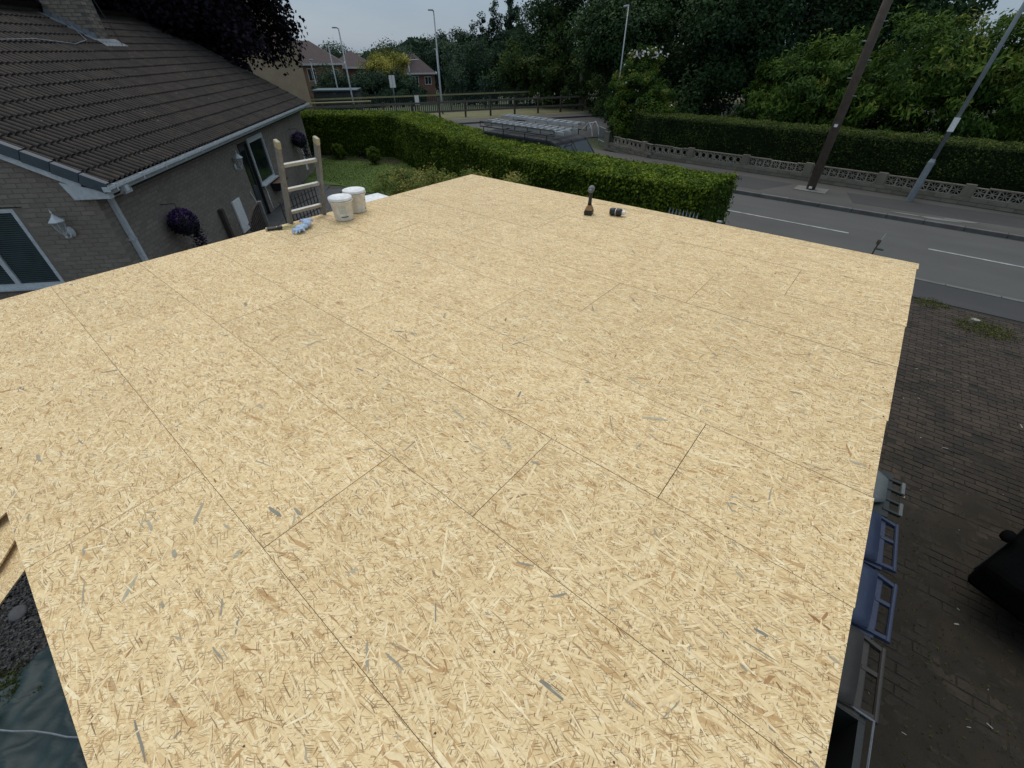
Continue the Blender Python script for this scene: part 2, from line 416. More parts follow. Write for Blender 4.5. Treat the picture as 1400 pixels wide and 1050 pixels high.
# ------------------------------------------------------------------ ground, road, pavements
gx = np.concatenate([np.linspace(-900, -130, 12), np.linspace(-120, 60, 61), np.linspace(70, 900, 12)])
gy = np.concatenate([np.linspace(-900, -20, 10), np.linspace(-10, 130, 48), np.linspace(140, 900, 12)])
gv = []; gf = []
for j, y in enumerate(gy):
    for i, x in enumerate(gx): gv.append((x, y, float(gh(x, y)) - .03))
nx = len(gx)
for j in range(len(gy)-1):
    for i in range(nx-1): gf.append((j*nx+i, j*nx+i+1, (j+1)*nx+i+1, (j+1)*nx+i))
me = bpy.data.meshes.new('ground'); me.from_pydata(gv, [], gf); me.update()
struct(link('ground', me, 'field', smooth=True))
# main road running away beyond the junction: direction U, normal NV (towards far side)
U = np.array([.490, .8717]); NV = np.array([-.8717, .490]); L0 = np.array([-25.11, 22.68])
def mr_(t, o):      # t along the main road, o metres beyond its far kerb
    p = L0 + U*t + NV*o; return (float(p[0]), float(p[1]))
sheet('road', [(70, 12.8), (70, 17.62), (-10, 17.75), (-13.2, 19.3), (-15, 21.8), mr_(6, -8.2), mr_(-2, -8.2), (-20.5, 16.2), (-14.5, 14.1), (-11, 12.8)], .0, 'road', 'grey asphalt residential road')
sheet('main_road', [mr_(-40, -8.2), mr_(60, -8.2), mr_(60, 0), mr_(-40, 0)], .004, 'road', 'asphalt road beyond the junction')
# painted marks
for name, x0, x1, y, hw in (('centre_line', -30, 0, 0, 0),): pass
def mark(x0, x1, y0, y1, hw):
    o = sheet('road_marking', [(x0, y0-hw), (x1, y1-hw), (x1, y1+hw), (x0, y0+hw)], .008, 'road_paint'); return o
mark(-5.6, -.22, 15.42, 15.30, .045); mark(1.56, 5.9, 15.20, 15.05, .045); mark(-11.0, -7.4, 15.7, 15.5, .045); mark(7.8, 12, 15.0, 14.9, .045)
# near footway, level with the drive
sheet('footway', [(70, 11.62), (70, 12.68), (-11, 12.68), (-11, 11.62)], .008, 'footway', 'dark asphalt footway between the drive and the road')
# near kerb (dropped) stones
kr = struct(bpy.data.objects.new('near_kerb', None)); COL.objects.link(kr)
kb = MB().box(0, .9, 0, .115, -.12, .022).obj('kerb_stone', 'kerb_stone', kr, bevel=.008); kb.location = (-9, 12.683, 0)
for i in range(1, 26): dup_part(kb, kr, (-9+i*.912, 12.683, 0))
# far pavement
kr2 = struct(bpy.data.objects.new('far_kerb', None)); COL.objects.link(kr2)
kb2 = MB().box(0, .905, 0, .14, -.12, .115).obj('kerb_stone', 'kerb_stone', kr2, bevel=.012)
kb2.location = (-9.6, 17.7, 0); kb2.rotation_euler = (0, 0, -.016)
for i in range(1, 32): dup_part(kb2, kr2, (-9.6+i*.914, 17.7-i*.0146, 0), (0, 0, -.016))
sheet('pavement', [(70, 16.5), (70, 19.9), (3.7, 20.2), (-11.6, 21.2), (-12.6, 21.8), (-11.2, 19.2), (-9.6, 17.86), (20, 17.38)], .11, 'footway_far', 'far pavement beside the patterned wall')
sheet('pavement_patch', [(-.9, 19.7), (-.55, 18.35), (6.0, 18.45), (9, 18.6), (9, 19.75)], .114, 'footway')
sheet('pavement_patch', [(-8.5, 18.2), (-3.4, 18.15), (-2.6, 19.85), (-8.5, 20.4)], .114, 'footway')
MBp = MB().box(-.5, .5, -.35, .35, .0, .012)
po = struct(MBp.obj('pole_collar', 'concrete')); po.location = (-1.95, 19.35, .114); po.rotation_euler = (0, 0, -.05)
for px, py, r in ((1.7, 17.95, .35), (2.2, 18.15, .3), (.9, 17.95, .25)):
    o = MB().prism([(r*1.6*math.cos(a)*rng.uniform(.7, 1.1), r*.35*math.sin(a)*rng.uniform(.7, 1.1)) for a in np.linspace(0, 2*math.pi, 13)[:-1]], 0, .006).obj('concrete_patch', 'concrete')
    o.location = (px, py, .114); struct(o, 'pale worn patch of concrete in the far pavement')
# verges beyond the main road
def band(name, t0, t1, o0, o1, z, mat, label=None):
    return sheet(name, [mr_(t0, o0), mr_(t1, o0), mr_(t1, o1), mr_(t0, o1)], z, mat, label)
band('far_pavement', -40, 60, 0, -0+1.9, .10, 'footway_far', 'pavement along the main road')
band('verge', -40, 60, 1.9, 6.6, .06, 'rough_grass', 'dry grass verge behind the rail fence')
band('far_path', -40, 60, 6.6, 8.0, .055, 'footway_far')
km = MB()
for i in range(60):
    a = mr_(-30+i*1.4, -.0); b_ = mr_(-30+i*1.4+1.37, -.0); c_ = mr_(-30+i*1.4+1.37, .14); d_ = mr_(-30+i*1.4, .14)
    km.prism([a, b_, c_, d_], 0, .108)
struct(km.obj('main_road_kerb', 'kerb_stone'))
# driveway of block pavers
dr = sheet('driveway', [(.46, -6), (14, -6), (14, 11.6), (-3.4, 11.6), (-3.4, 5.0), (.46, 5.0)], .0055, 'joint_soil', 'weedy block paved driveway')
pv = MB(); c_ = .004
pv.add([(-.098, -.048, .0), (.098, -.048, .0), (.098, .048, .0), (-.098, .048, .0), (-.092, -.042, .016), (.092, -.042, .016), (.092, .042, .016), (-.092, .042, .016)],
       [(4, 5, 6, 7), (0, 1, 5, 4), (1, 2, 6, 5), (2, 3, 7, 6), (3, 0, 4, 7)])
pvm = pv.mesh('paver'); pvm.materials.append(MATS['paver'])
blocks = []
cs, sn = math.cos(.02), math.sin(.02)
for j in range(-70, 118):
    for i in range(-1, 44):
        x = .62 + i*.2 + (.1 if j % 2 else 0); y = .05 + j*.1
        if y > 11.5 or x > 9.2: continue
        if y < 5.1 and x < .6: continue
        if rng.random() < .012: continue
        X, Y = x*cs - y*sn*.3, y
        blocks.append((X, Y))
blocks = [b for b in blocks if b[1] > -1.5]
blocks.sort(key=lambda b: (b[0]-1.9)**2*2 + (b[1]-4.2)**2 if (b[0] > .9 and b[1] > .6) else 999+b[1])
blocks_part, blocks_rest = blocks[:300], blocks[300:]
for X, Y in blocks_part:
    o = bpy.data.objects.new('paver', pvm); COL.objects.link(o); o.parent = dr
    o.location = (X, Y, -.002+rng.normal()*.0018); o.rotation_euler = (rng.normal()*.012, rng.normal()*.012, rng.normal()*.02)
V = []; T = []
base = np.array([v.co[:] for v in pvm.vertices])
fidx = [tuple(p.vertices) for p in pvm.polygons]
for X, Y in blocks_rest:
    a = rng.normal()*.02; q = base.copy(); q = np.c_[q[:, 0]*math.cos(a)-q[:, 1]*math.sin(a)+X, q[:, 0]*math.sin(a)+q[:, 1]*math.cos(a)+Y, q[:, 2]-.002+rng.normal()*.0018]
    t = rng.random()
    for f in fidx: V.append(q[list(f)]); T.append(t)
def tinted(name, src, lo, hi):
    m = MATS[src].copy(); MATS[name] = m; n = m.node_tree; b = n.nodes['Principled BSDF']
    l = b.inputs['Base Color'].links[0].from_socket
    at = N(n, 'ShaderNodeAttribute'); at.attribute_name = 'tint'
    n.links.new(mixc(n, 1.0, l, ramp(n, at.outputs['Fac'], [(0, (lo,)*3), (1, (hi,)*3)]), 'MULTIPLY'), b.inputs['Base Color'])
tinted('paver_t', 'paver', .7, 1.3); tinted('brick_t', 'brick_painted', .9, 1.1); tinted('tile_t', 'roof_tile', .75, 1.3); tinted('slate_t', 'slate', .6, 1.6)
stuff(quads('paver_field', V, T, 'paver_t', dr))
# moss and weeds in the drive
def tuft(name, x, y, rad, n, h, mat, z=0., label=None, cat='weeds'):
    a = rng.uniform(0, 2*math.pi, n); r = rad*np.sqrt(rng.random(n))*(.6+.4*rng.random(n))
    P = np.c_[x+r*np.cos(a)*1.3, y+r*np.sin(a), z+np.abs(rng.normal(size=n))*h*.4+.01]
    Nn = unit(rng.normal(size=(n, 3))+np.array([0, 0, .6]))
    o = quads(name, leafquads(P, Nn, .05 if rad > .15 else .035, .014), rng.random(n), mat)
    return tag(o, label, cat) if label else o
tuft('weed_clump', 2.50, 10.75, .42, 900, .12, 'moss_leaf', label='larger yellow green weed clump in the drive near the footway')
tuft('weed_clump', 1.72, 11.42, .30, 420, .08, 'moss_leaf', label='smaller yellow green weed patch at the drive edge nearest the roof corner')
P = []; 
for k in range(2600):
    c0 = [(1.6, 4.6), (2.2, 2.6), (1.9, 3.4), (2.9, 2.2), (1.35, 6.3), (3.0, 8.0), (2.6, 9.9), (1.6, 8.1)][k % 8] if k % 3 else (rng.uniform(1, 4.5), rng.uniform(1, 11))
    P.append((c0[0]+rng.normal()*.35, c0[1]+rng.normal()*.4, .02+abs(rng.normal())*.012))
P = np.array(P); P = P[(P[:, 0] > .6)]
stuff(tag(quads('moss', leafquads(P, unit(rng.normal(size=(len(P), 3))+[0, 0, 1]), .026, .011), rng.random(len(P))*.5, 'moss_leaf'), 'low moss and weeds scattered in the drive joints', 'moss'))
from mathutils import noise as mnoise
sv = []; sf = []; NXs, NYs = 150, 210
for j in range(NYs):
    for i in range(NXs):
        x = .5+i*.03; y = .2+j*.036
        b_ = float(np.interp(y, [.2, 2.2, 4.2, 6.5, 9.0], [.003, .007, .004, -.004, -.02]))
        v3 = Vector((x, y, 0))
        sv.append((x, y, .010+b_+.017*mnoise.noise(v3*1.1)+.012*mnoise.noise(v3*3.3+Vector((7, 0, 0)))+.006*mnoise.noise(v3*11)+.003*mnoise.noise(v3*27)))
for j in range(NYs-1):
    for i in range(NXs-1): sf.append((j*NXs+i, j*NXs+i+1, (j+1)*NXs+i+1, (j+1)*NXs+i))
me = bpy.data.meshes.new('loose_soil'); me.from_pydata(sv, [], sf); me.update()
stuff(tag(link('loose_soil', me, 'drive_soil', None, True), 'dark soil washed in patches over the block paving', 'soil'))
lit = MB()
for k in range(120):
    x, y = rng.uniform(1.3, 4.2), rng.uniform(1.2, 11.2); s = float(np.clip(rng.lognormal(-5.3, .5), .002, .012)); a = rng.uniform(0, 3.1); l = s*rng.uniform(1, 3.5)
    lit.box(-l, l, -s*.5, s*.5, .018, .026, Matrix.Translation((x, y, 0)) @ Matrix.Rotation(a, 4, 'Z'))
stuff(tag(lit.obj('litter', 'litter'), 'pale wood chips and crumbs scattered on the drive', 'litter'))
o = MB().prism([(.09*math.cos(a)*rng.uniform(.7, 1), .06*math.sin(a)*rng.uniform(.7, 1)) for a in np.linspace(0, 6.28, 9)[:-1]], 0, .07).obj('white_stone', 'litter')
o.location = (2.36, 11.0, .01); tag(o, 'small white stone beside the larger weed clump on the drive', 'stone')

# ------------------------------------------------------------------ garage with its new OSB deck
S = 1.48; ZD = CAMH - S
gar = thing('garage', 'flat roofed garage decked with pale new chip boards in the foreground', 'garage', (0, 0, 0))
X0, X1 = -3.275*S, .33*S
rows = [(-.363, .038, [-2.885, -1.265]), (.038, .4455, [-2.48, -.8625]), (.4455, .8225, [-2.13, -.512]), (.8225, 1.21, [-1.74, -.145]),
        (1.21, 1.6165, [-2.86, -1.243]), (1.6165, 2.0135, [-2.527, -.895]), (2.0135, 2.416, [-2.14, -.532]), (2.416, 2.815, [-1.78, -.17]),
        (2.815, 3.24, [-2.86, -1.242]), (3.24, 3.34, [-1.9])]
ends = [0, .002, -.002, .002, -.004, .003, .004, .010, .012, .024]
def strands(w_, h_, nn):
    """polygons lying on a board: irregular flakes"""
    mb = MB()
    for k in range(nn):
        u = rng.random()
        L = float(np.clip(rng.lognormal(-3.1, .6), .012, .17)); W = min(float(rng.lognormal(-5.2, .6)), L*.3, .022)
        if u < .026: t = rng.uniform(0, .11); L = float(np.clip(rng.lognormal(-3.0, .5), .02, .13)); W = min(float(rng.lognormal(-4.7, .5)), .022, L*.4)
        elif u < .068: t = rng.uniform(.13, .22); W *= .8; L *= .6
        elif u < .14: t = rng.uniform(.24, .38); W *= .7; L *= .8
        else: t = float(np.clip(.68+rng.normal()*.12, .45, .95))
        a = rng.normal()*.42 if rng.random() < .62 else rng.uniform(0, math.pi)
        cx, cy = rng.uniform(.003, w_-.003), rng.uniform(.003, h_-.003)
        z = rng.uniform(.0002, .0009)
        b0, b1, b2, b3 = rng.uniform(.4, 1, 4)
        j = rng.normal(size=2)*W*.3
        pts = [(-L/2, -W/2*b0*.5), (-L/4, -W/2*b1+j[0]*.3), (L/4, -W/2*b2+j[0]*.3), (L/2, -W/4*b3+j[0]), (L/2*.96, W/4*b0+j[0]), (L/5, W/2*b1), (-L/5, W/2*b3), (-L/2*.95, W/3*b2)]
        ca, sa = math.cos(a), math.sin(a)
        mb.add([(min(max(cx+x*ca-y*sa, .003), w_-.003), min(max(cy+x*sa+y*ca, .003), h_-.003), z) for x, y in pts], [(0, 1, 6, 7), (1, 2, 5, 6), (2, 3, 4, 5)], t)
    return mb
for r_, (y0, y1, js) in enumerate(rows):
    xs = [X0] + [j*S for j in js] + [X1 + ends[r_]]
    for i in range(len(xs)-1):
        gx_ = .0016; gy_ = .0009 if r_ < 2 else .0016
        w_ = xs[i+1]-xs[i]-2*gx_; h_ = (y1-y0)*S - 2*gy_
        o = MB().box(0, w_, 0, h_, -.018, 0).obj('osb_board', 'osb', gar)
        o.location = (xs[i]+gx_, y0*S+gy_, ZD + rng.normal()*.0006)
        o.data.materials.append(MATS['osb_edge'])
        for p in o.data.polygons:
            if abs(p.normal.z) < .5: p.material_index = 1
        near = math.hypot((xs[i]+xs[i+1])/2, (y0+y1)/2*S)
        nn = int(w_*h_*(900 if near < 3.2 else 560))
        st = strands(w_, h_, nn).obj('strand', 'strand', o, tint=True); st['kind'] = 'stuff'
# small nail marks
mb = MB()
for r_, (y0, y1, js) in enumerate(rows):
    for x in np.arange(X0+.1, X1, .4):
        for y in (y0*S+.03, (y0+y1)/2*S):
            if rng.random() < .5: mb.lathe([(.0035, 0), (.0035, .0012)], 6, Matrix.Translation((x+rng.normal()*.012, y+rng.normal()*.01, ZD)))
o = mb.obj('nail_heads', 'dark_timber', gar); o['kind'] = 'stuff'
Y0, Y1 = -.363*S, 3.34*S
m_ = MB().box(X0+.02, X1-.03, Y0+.02, Y0+.065, ZD-.24, ZD-.02).obj('fascia', 'timber', gar)
MB().box(X0+.02, X1-.03, Y1-.065, Y1-.02, ZD-.24, ZD-.02).obj('fascia', 'timber', gar)
MB().box(X0+.02, X0+.065, Y0+.067, Y1-.067, ZD-.24, ZD-.02).obj('fascia', 'timber', gar)
MB().box(X1-.075, X1-.03, Y0+.067, Y1-.067, ZD-.24, ZD-.02).obj('fascia', 'timber', gar)
jm = MB().box(-.0235, .0235, Y0+.07, Y1-.07, ZD-.2, ZD-.022).obj('joist', 'timber', gar); jm.location = (X0+.4, 0, 0)
for k in range(1, 12): dup_part(jm, gar, (X0+.4+k*.4, 0, 0))
wm = MB()
for a in ((X0+.12, X1-.12, Y0+.12, Y0+.34), (X0+.12, X1-.12, Y1-.34, Y1-.12), (X0+.12, X0+.34, Y0+.342, Y1-.342), (X1-.34, X1-.12, Y0+.342, Y1-.342)):
    wm.box(a[0], a[1], a[2], a[3], 0, ZD-.25)
wm.obj('wall', 'brick_painted', gar)

# ------------------------------------------------------------------ cottage (local x along the eaves, local y in towards the ridge)
DE = np.array([-.73107745, .68229448]); DG = np.array([-.68229448, -.73107745]); C0 = np.array([-9.73, 1.44])
cot = thing('cottage', 'brown painted brick bungalow with dark ribbed tile roof beside the garage', 'house', (C0[0], C0[1], 0), math.atan2(DE[1], DE[0]))
EL = 13.2; RG, RZ = 4.55, 4.93; EZ = 2.45; WO = .30; WE0, WE1 = .10, 13.1
PT = math.atan2(RZ-EZ, RG)
# walls with openings on the two visible faces: built from rectangles
def wall_rects(u0, u1, z0, z1, holes):
    us = sorted({u0, u1, *[h[0] for h in holes], *[h[1] for h in holes]}); zs = sorted({z0, z1, *[h[2] for h in holes], *[h[3] for h in holes]})
    for a, b in zip(us[:-1], us[1:]):
        for c, d in zip(zs[:-1], zs[1:]):
            if not any(h[0] <= a+1e-6 and b <= h[1]+1e-6 and h[2] <= c+1e-6 and d <= h[3]+1e-6 for h in holes): yield a, b, c, d
DOOR = (6.15, 6.82, .0, 2.06); WIN = (6.90, 8.18, .84, 2.10)
GWIN = (1.60, 3.9, .78, 2.12)          # on the gable wall, local y
wm = MB()
for a, b, c, d in wall_rects(WE0, WE1, 0, 2.40, [DOOR, WIN]): wm.box(a, b, WO, WO+.25, c, d)
for a, b, c, d in wall_rects(WO+.25, 2*RG-WO, 0, 2.40, [GWIN]): wm.box(WE0, WE0+.25, a, b, c, d)
wm.box(WE1-.25, WE1, WO+.25, 2*RG-WO, 0, 2.40); wm.box(WE0+.25, WE1-.25, 2*RG-WO-.25, 2*RG-WO, 0, 2.40)
def gable(x0, x1):
    g = [(x0, WO+.0, 2.401), (x0, 2*RG-WO, 2.401), (x0, RG, RZ-.12)]
    wm.add(g + [(x1, p[1], p[2]) for p in g], [(0, 1, 2), (5, 4, 3), (0, 3, 4, 1), (1, 4, 5, 2), (2, 5, 3, 0)])
gable(WE0, WE0+.25); gable(WE1-.25, WE1)
wall = wm.obj('wall', 'mortar_painted', cot)
# bricks, proud of the wall
bl = []
def inh(u, z, hs): return any(h[0]-.105 < u < h[1]+.105 and h[2]-.03 < z < h[3]+.03 for h in hs)
for j in range(31):
    z = .04 + j*.0755
    for i in range(60):
        u = WE0+.11 + i*.2255 + (.113 if j % 2 else 0)
        if u < WE1-.1 and not inh(u, z, [DOOR, WIN]): bl.append(('e', u, z))
for j in range(60):
    z = .04 + j*.0755
    for i in range(40):
        u = WO+.11 + i*.2255 + (.113 if j % 2 == 0 else 0)
        top = EZ + (min(u, 2*RG-u))*math.tan(PT) - .16
        if u < 2*RG-WO-.1 and z < top and not inh(u, z, [GWIN]): bl.append(('g', u, z))
def bdist(b):       # nearest bricks the camera sees first
    if b[0] == 'e': p = C0 + DE*b[1] + DG*WO
    else: p = C0 + DE*WE0 + DG*b[1]
    d = math.hypot(p[0], p[1])
    if b[2] < 1.0 or (b[0] == 'g' and (b[1] > 2.2 or b[2] < .9)): d += 100
    return d
bl.sort(key=bdist)
bme = MB().add([(-.106, 0, -.032), (.106, 0, -.032), (.106, 0, .032), (-.106, 0, .032), (-.103, -.007, -.029), (.103, -.007, -.029), (.103, -.007, .029), (-.103, -.007, .029)],
               [(4, 5, 6, 7), (0, 1, 5, 4), (1, 2, 6, 5), (2, 3, 7, 6), (3, 0, 4, 7)]).mesh('brick'); bme.materials.append(MATS['brick_painted'])
bb = np.array([v.co[:] for v in bme.vertices]); bf = [tuple(p.vertices) for p in bme.polygons]
V = []; T = []
for k, (s_, u, z) in enumerate(bl):
    if k < 300:
        o = bpy.data.objects.new('brick', bme); COL.objects.link(o); o.parent = wall
        pr = rng.uniform(-.0015, .0015)
        if s_ == 'e': o.location = (u, WO+pr, z)
        else: o.location = (WE0+pr, u, z); o.rotation_euler = (0, 0, -math.pi/2)
    else:
        t = rng.random(); q = bb
        if s_ == 'e': q = bb + np.array([u, WO+rng.uniform(-.0015, .0015), z])
        else: q = np.c_[bb[:, 1]+WE0+rng.uniform(-.0015, .0015), -bb[:, 0]+u, bb[:, 2]+z]
        for f in bf: V.append(q[list(f)]); T.append(t)
o = quads('brickwork', V, T, 'brick_t', wall); o['kind'] = 'stuff'
# roof: two slopes, felt below, tiles above
rf = MB()
th = .06; ys = WO-.32
a0 = (-.0, EL)
for sgn in (0, 1):
    e_y, r_y = (0, RG) if sgn == 0 else (2*RG, RG)
    rf.add([(a0[0], e_y, EZ-.06), (a0[1], e_y, EZ-.06), (a0[1], r_y, RZ-.06), (a0[0], r_y, RZ-.06)], [(0, 1, 2, 3)])
rf.box(.02, EL-.02, .02, WO-.005, EZ-.20, EZ-.17)
roof = rf.obj('roof', 'roof_under', cot)
TW, TG = .30, .345; NR = 2
seg = NR*6
xs_ = np.array([(k//6 + (0, .25, .36, .5, .68, .86)[k % 6])*TW/NR for k in range(seg+1)])
prof = .0; ph_ = (np.arange(seg+1) % 6); hh = np.array([0, .0, .030, .043, .043, .028])[ph_]
tv = []; tf = []
for x, h in zip(xs_, hh): tv += [(x, 0, h+.03), (x, TG+.05, h), (x, .0, h+.008)]
for i in range(seg): a = i*3; tf += [(a, a+3, a+4, a+1), (a+2, a+5, a+3, a)]
tme = bpy.data.meshes.new('roof_tile'); tme.from_pydata(tv, [], tf); tme.update(); tme.materials.append(MATS['roof_tile'])
tb = np.array(tv); SL = RG/math.cos(PT); NC = int(SL/TG)
tiles = []
for j in range(NC+1):
    for i in range(int(EL/TW)):
        if 7.75 < i*TW+.2 < 8.5 and 3.35 < j*TG*math.cos(PT) < 4.2: continue
        tiles.append((i*TW+.0, j*TG))
def tdist(t):
    p = C0 + DE*t[0] + DG*(t[1]*math.cos(PT)); z = EZ+t[1]*math.sin(PT)
    px = RC[0][0]*p[0]+RC[1][0]*p[1]+RC[2][0]*(z-CAMH); pz = -(-RC[0][2]*p[0]-RC[1][2]*p[1]-RC[2][2]*(z-CAMH))
    d = np.linalg.norm([p[0], p[1], z-CAMH])
    if px/pz < -1.26: d += 50
    return d
tiles.sort(key=tdist)
MR = Matrix.Rotation(PT, 4, 'X'); MRn = np.array(MR.to_3x3())
V = []; T = []
for k, (e, s_) in enumerate(tiles):
    y = s_*math.cos(PT) - .03; z = EZ + s_*math.sin(PT) - .02
    if k < 300:
        o = bpy.data.objects.new('roof_tile', tme); COL.objects.link(o); o.parent = roof
        o.location = (e + rng.normal()*.002, y, z + rng.normal()*.002); o.rotation_euler = (PT + rng.normal()*.004, rng.normal()*.004, rng.normal()*.003)
    else:
        t = rng.random(); q = tb @ MRn.T + np.array([e, y, z + rng.normal()*.002])
        for f in tf: V.append(q[list(f)]); T.append(t)
o = quads('roof_tiling', V, T, 'tile_t', roof); o['kind'] = 'stuff'
# rear slope, out of the photograph's sight
bk = MB()
for j in range(NC+1):
    y = 2*RG - j*TG*math.cos(PT)+.03; z = EZ + j*TG*math.sin(PT)-.02
    bk.add([(0, y, z+.03), (EL, y, z+.03), (EL, y-TG*math.cos(PT), z+TG*math.sin(PT)+.01), (0, y-TG*math.cos(PT), z+TG*math.sin(PT)+.01), (0, y, z), (EL, y, z)], [(0, 1, 2, 3)[::-1], (4, 5, 1, 0)[::-1]])
o = bk.obj('rear_roof_tiling', 'roof_tile', roof); o['kind'] = 'stuff'
rt = MB()
rt.add([(0, .12*math.cos(a), .10*math.sin(a)) for a in np.linspace(0, math.pi, 7)] + [(.44, .12*math.cos(a)*.96, .10*math.sin(a)*.94) for a in np.linspace(0, math.pi, 7)], [(i, i+1, i+8, i+7)[::-1] for i in range(6)])
rtm = rt.mesh('ridge_tile'); rtm.materials.append(MATS['roof_tile'])
for k in range(int(EL/.445)):
    o = bpy.data.objects.new('ridge_tile', rtm); COL.objects.link(o); o.parent = roof; o.location = (k*.445+.02, RG, RZ-.01+rng.normal()*.003)
# far verge mortar line
MB().tube([(EL-.01, y, EZ+.035+y*math.tan(PT)) for y in np.linspace(0, RG, 24)], .028, 5).obj('verge_mortar', 'concrete', cot)
# lichen specks and worn splashes on the tiles
mb = MB()
for k in range(300):
    e = rng.uniform(.2, EL-.2); g = rng.uniform(.1, 4.3)
    if rng.random() < .45: e = 8.6 + rng.normal()*1.0; g = np.clip(3.0 - abs(rng.normal())*1.3, .1, 4)
    s = rng.uniform(.004, .015)
    mb.lathe([(s*.9, 0), (s*.7, .004)], 6, Matrix.Translation((e, g, EZ + g*math.tan(PT) + .045)) @ Matrix.Rotation(PT, 4, 'X') @ Matrix.Scale(rng.uniform(1, 2), 4, (0, 1, 0)))
o = mb.obj('lichen', 'lichen', roof); o['kind'] = 'stuff'
# grey dry verge units on the near gable, stepping down
for k in range(14):
    y = -.06 + k*.345*math.cos(PT)*1.02; 
    if y > RG-.2: break
    M = Matrix.Translation((-.055, y, EZ + .0 + y*math.tan(PT))) @ Matrix.Rotation(PT-.03, 4, 'X')
    MB().box(0, .035, 0, .345, -.10, .065, M).box(.035, .10, 0, .345, .050, .065, M).obj('verge_cap', 'verge_grey', cot, bevel=.006)
# barge board with box end under it
M = Matrix.Translation((-.02, .30, EZ - .145 + .30*math.tan(PT))) @ Matrix.Rotation(PT, 4, 'X')
MB().box(0, .02, 0, 4.75, -.075, .035, M).obj('barge_board', 'upvc', cot)
M2 = Matrix.Translation((-.02, 2*RG-.30, EZ - .145 + .30*math.tan(PT))) @ Matrix.Rotation(-PT, 4, 'X')
MB().box(0, .02, -4.7, 0, -.075, .035, M2).obj('barge_board', 'upvc', cot)
MB().add([(-.022, -.02, EZ-.205), (-.022, .52, EZ-.205), (-.022, .60, EZ+.06), (-.022, -.02, EZ-.10), (.09, -.02, EZ-.205), (.09, .52, EZ-.205), (.09, .60, EZ+.06), (.09, -.02, EZ-.10)],
         [(0, 1, 2, 3)[::-1], (4, 5, 6, 7), (0, 4, 5, 1)[::-1], (1, 5, 6, 2)[::-1], (0, 3, 7, 4)[::-1], (3, 2, 6, 7)[::-1]]).obj('box_end', 'upvc', cot)
# fascia, soffit, gutter, brackets
MB().box(0, EL, -.012, .006, EZ-.15, EZ-.03).obj('fascia', 'upvc', cot)
MB().box(.0, EL, .008, WO-.002, EZ-.165, EZ-.153).obj('soffit', 'upvc', cot)
gm = MB(); pr_ = [(-.014, -.0), (-.014, -.045), (-.035, -.07), (-.09, -.07), (-.112, -.045), (-.112, .0), (-.106, .0), (-.106, -.042), (-.088, -.063), (-.037, -.063), (-.02, -.042), (-.02, 0)]
n_ = len(pr_); gx0, gx1 = -.07, EL+.06
gm.add([(gx0, y, EZ-.02+z) for y, z in pr_] + [(gx1, y, EZ-.02+z) for y, z in pr_], [(i, (i+1) % n_, n_+(i+1) % n_, n_+i)[::-1] for i in range(n_)])
gm.box(gx0-.006, gx0, -.116, -.01, EZ-.094, EZ-.018); gm.box(gx1, gx1+.006, -.116, -.01, EZ-.094, EZ-.018)
gut = gm.obj('gutter', 'upvc', cot)
brm = MB().box(-.012, .012, -.12, -.113, -.09, .012).box(-.012, .012, -.12, -.01, .001, .009).mesh('gutter_bracket'); brm.materials.append(MATS['upvc'])
for k in range(17):
    o = bpy.data.objects.new('gutter_bracket', brm); COL.objects.link(o); o.parent = gut; o.location = (.12+k*.8, 0, EZ-.02)
# downpipe: outlet, offset bend, pipe, clip
dp = MB().box(.31, .40, -.11, -.02, EZ-.17, EZ-.09)
dp.tube([(.355, -.06, EZ-.14), (.36, .03, EZ-.19), (.355, WO-.05, EZ-.25)], .034, 8)
dp.box(.32, .39, WO-.09, WO-.012, .05, EZ-.215)
MB().box(.45, .66, .02, .17, EZ-.25, EZ-.168).obj('soffit_box', 'upvc', cot)
dpo = dp.obj('downpipe', 'upvc', cot)
MB().box(.30, .41, WO-.09, WO-.002, 1.45, 1.475).obj('pipe_clip', 'upvc', dpo)
# chimney with bricks and lead
cx0, cx1, cy0, cy1, cz1 = 7.62, 8.12, 3.38, 4.32, 6.7
ch = MB().box(cx0, cx1, cy0, cy1, 3.9, cz1).obj('chimney', 'mortar_grey', cot)
cbm = MB().add([(-.106, 0, -.033), (.106, 0, -.033), (.106, 0, .033), (-.106, 0, .033), (-.103, -.006, -.03), (.103, -.006, -.03), (.103, -.006, .03), (-.103, -.006, .03)],
               [(4, 5, 6, 7), (0, 1, 5, 4), (1, 2, 6, 5), (2, 3, 7, 6), (3, 0, 4, 7)]).mesh('brick'); cbm.materials.append(MATS['buff_brick'])
cnt = 0
for j in range(37):
    z = 3.95+j*.0755
    for face in ('g', 'e'):
        L = (cy1-cy0) if face == 'g' else (cx1-cx0)
        n_b = round(L/.2255)
        for i in range(n_b):
            u = .113 + i*(L-.0)/n_b + (.0 if j % 2 else .113)
            if u > L-.09: continue
            if cnt > 290: continue
            rz_ = EZ + ((cy0+u) if face == 'g' else cy0)*math.tan(PT)
            if z < rz_-.02: continue
            o = bpy.data.objects.new('brick', cbm); COL.objects.link(o); o.parent = ch; cnt += 1
            if face == 'g': o.location = (cx0, cy0+u, z); o.rotation_euler = (0, 0, -math.pi/2)
            else: o.location = (cx0+u, cy0, z)
fl = MB()
for k in range(7):          # stepped lead up the side
    y = cy0 + k*.14; z = EZ + y*math.tan(PT)
    fl.add([(cx0-.012, y, z+.02), (cx0-.012, y+.15, z+.1), (cx0-.012, y+.10, z+.24), (cx0-.012, y, z+.2)], [(0, 1, 2, 3)[::-1]])
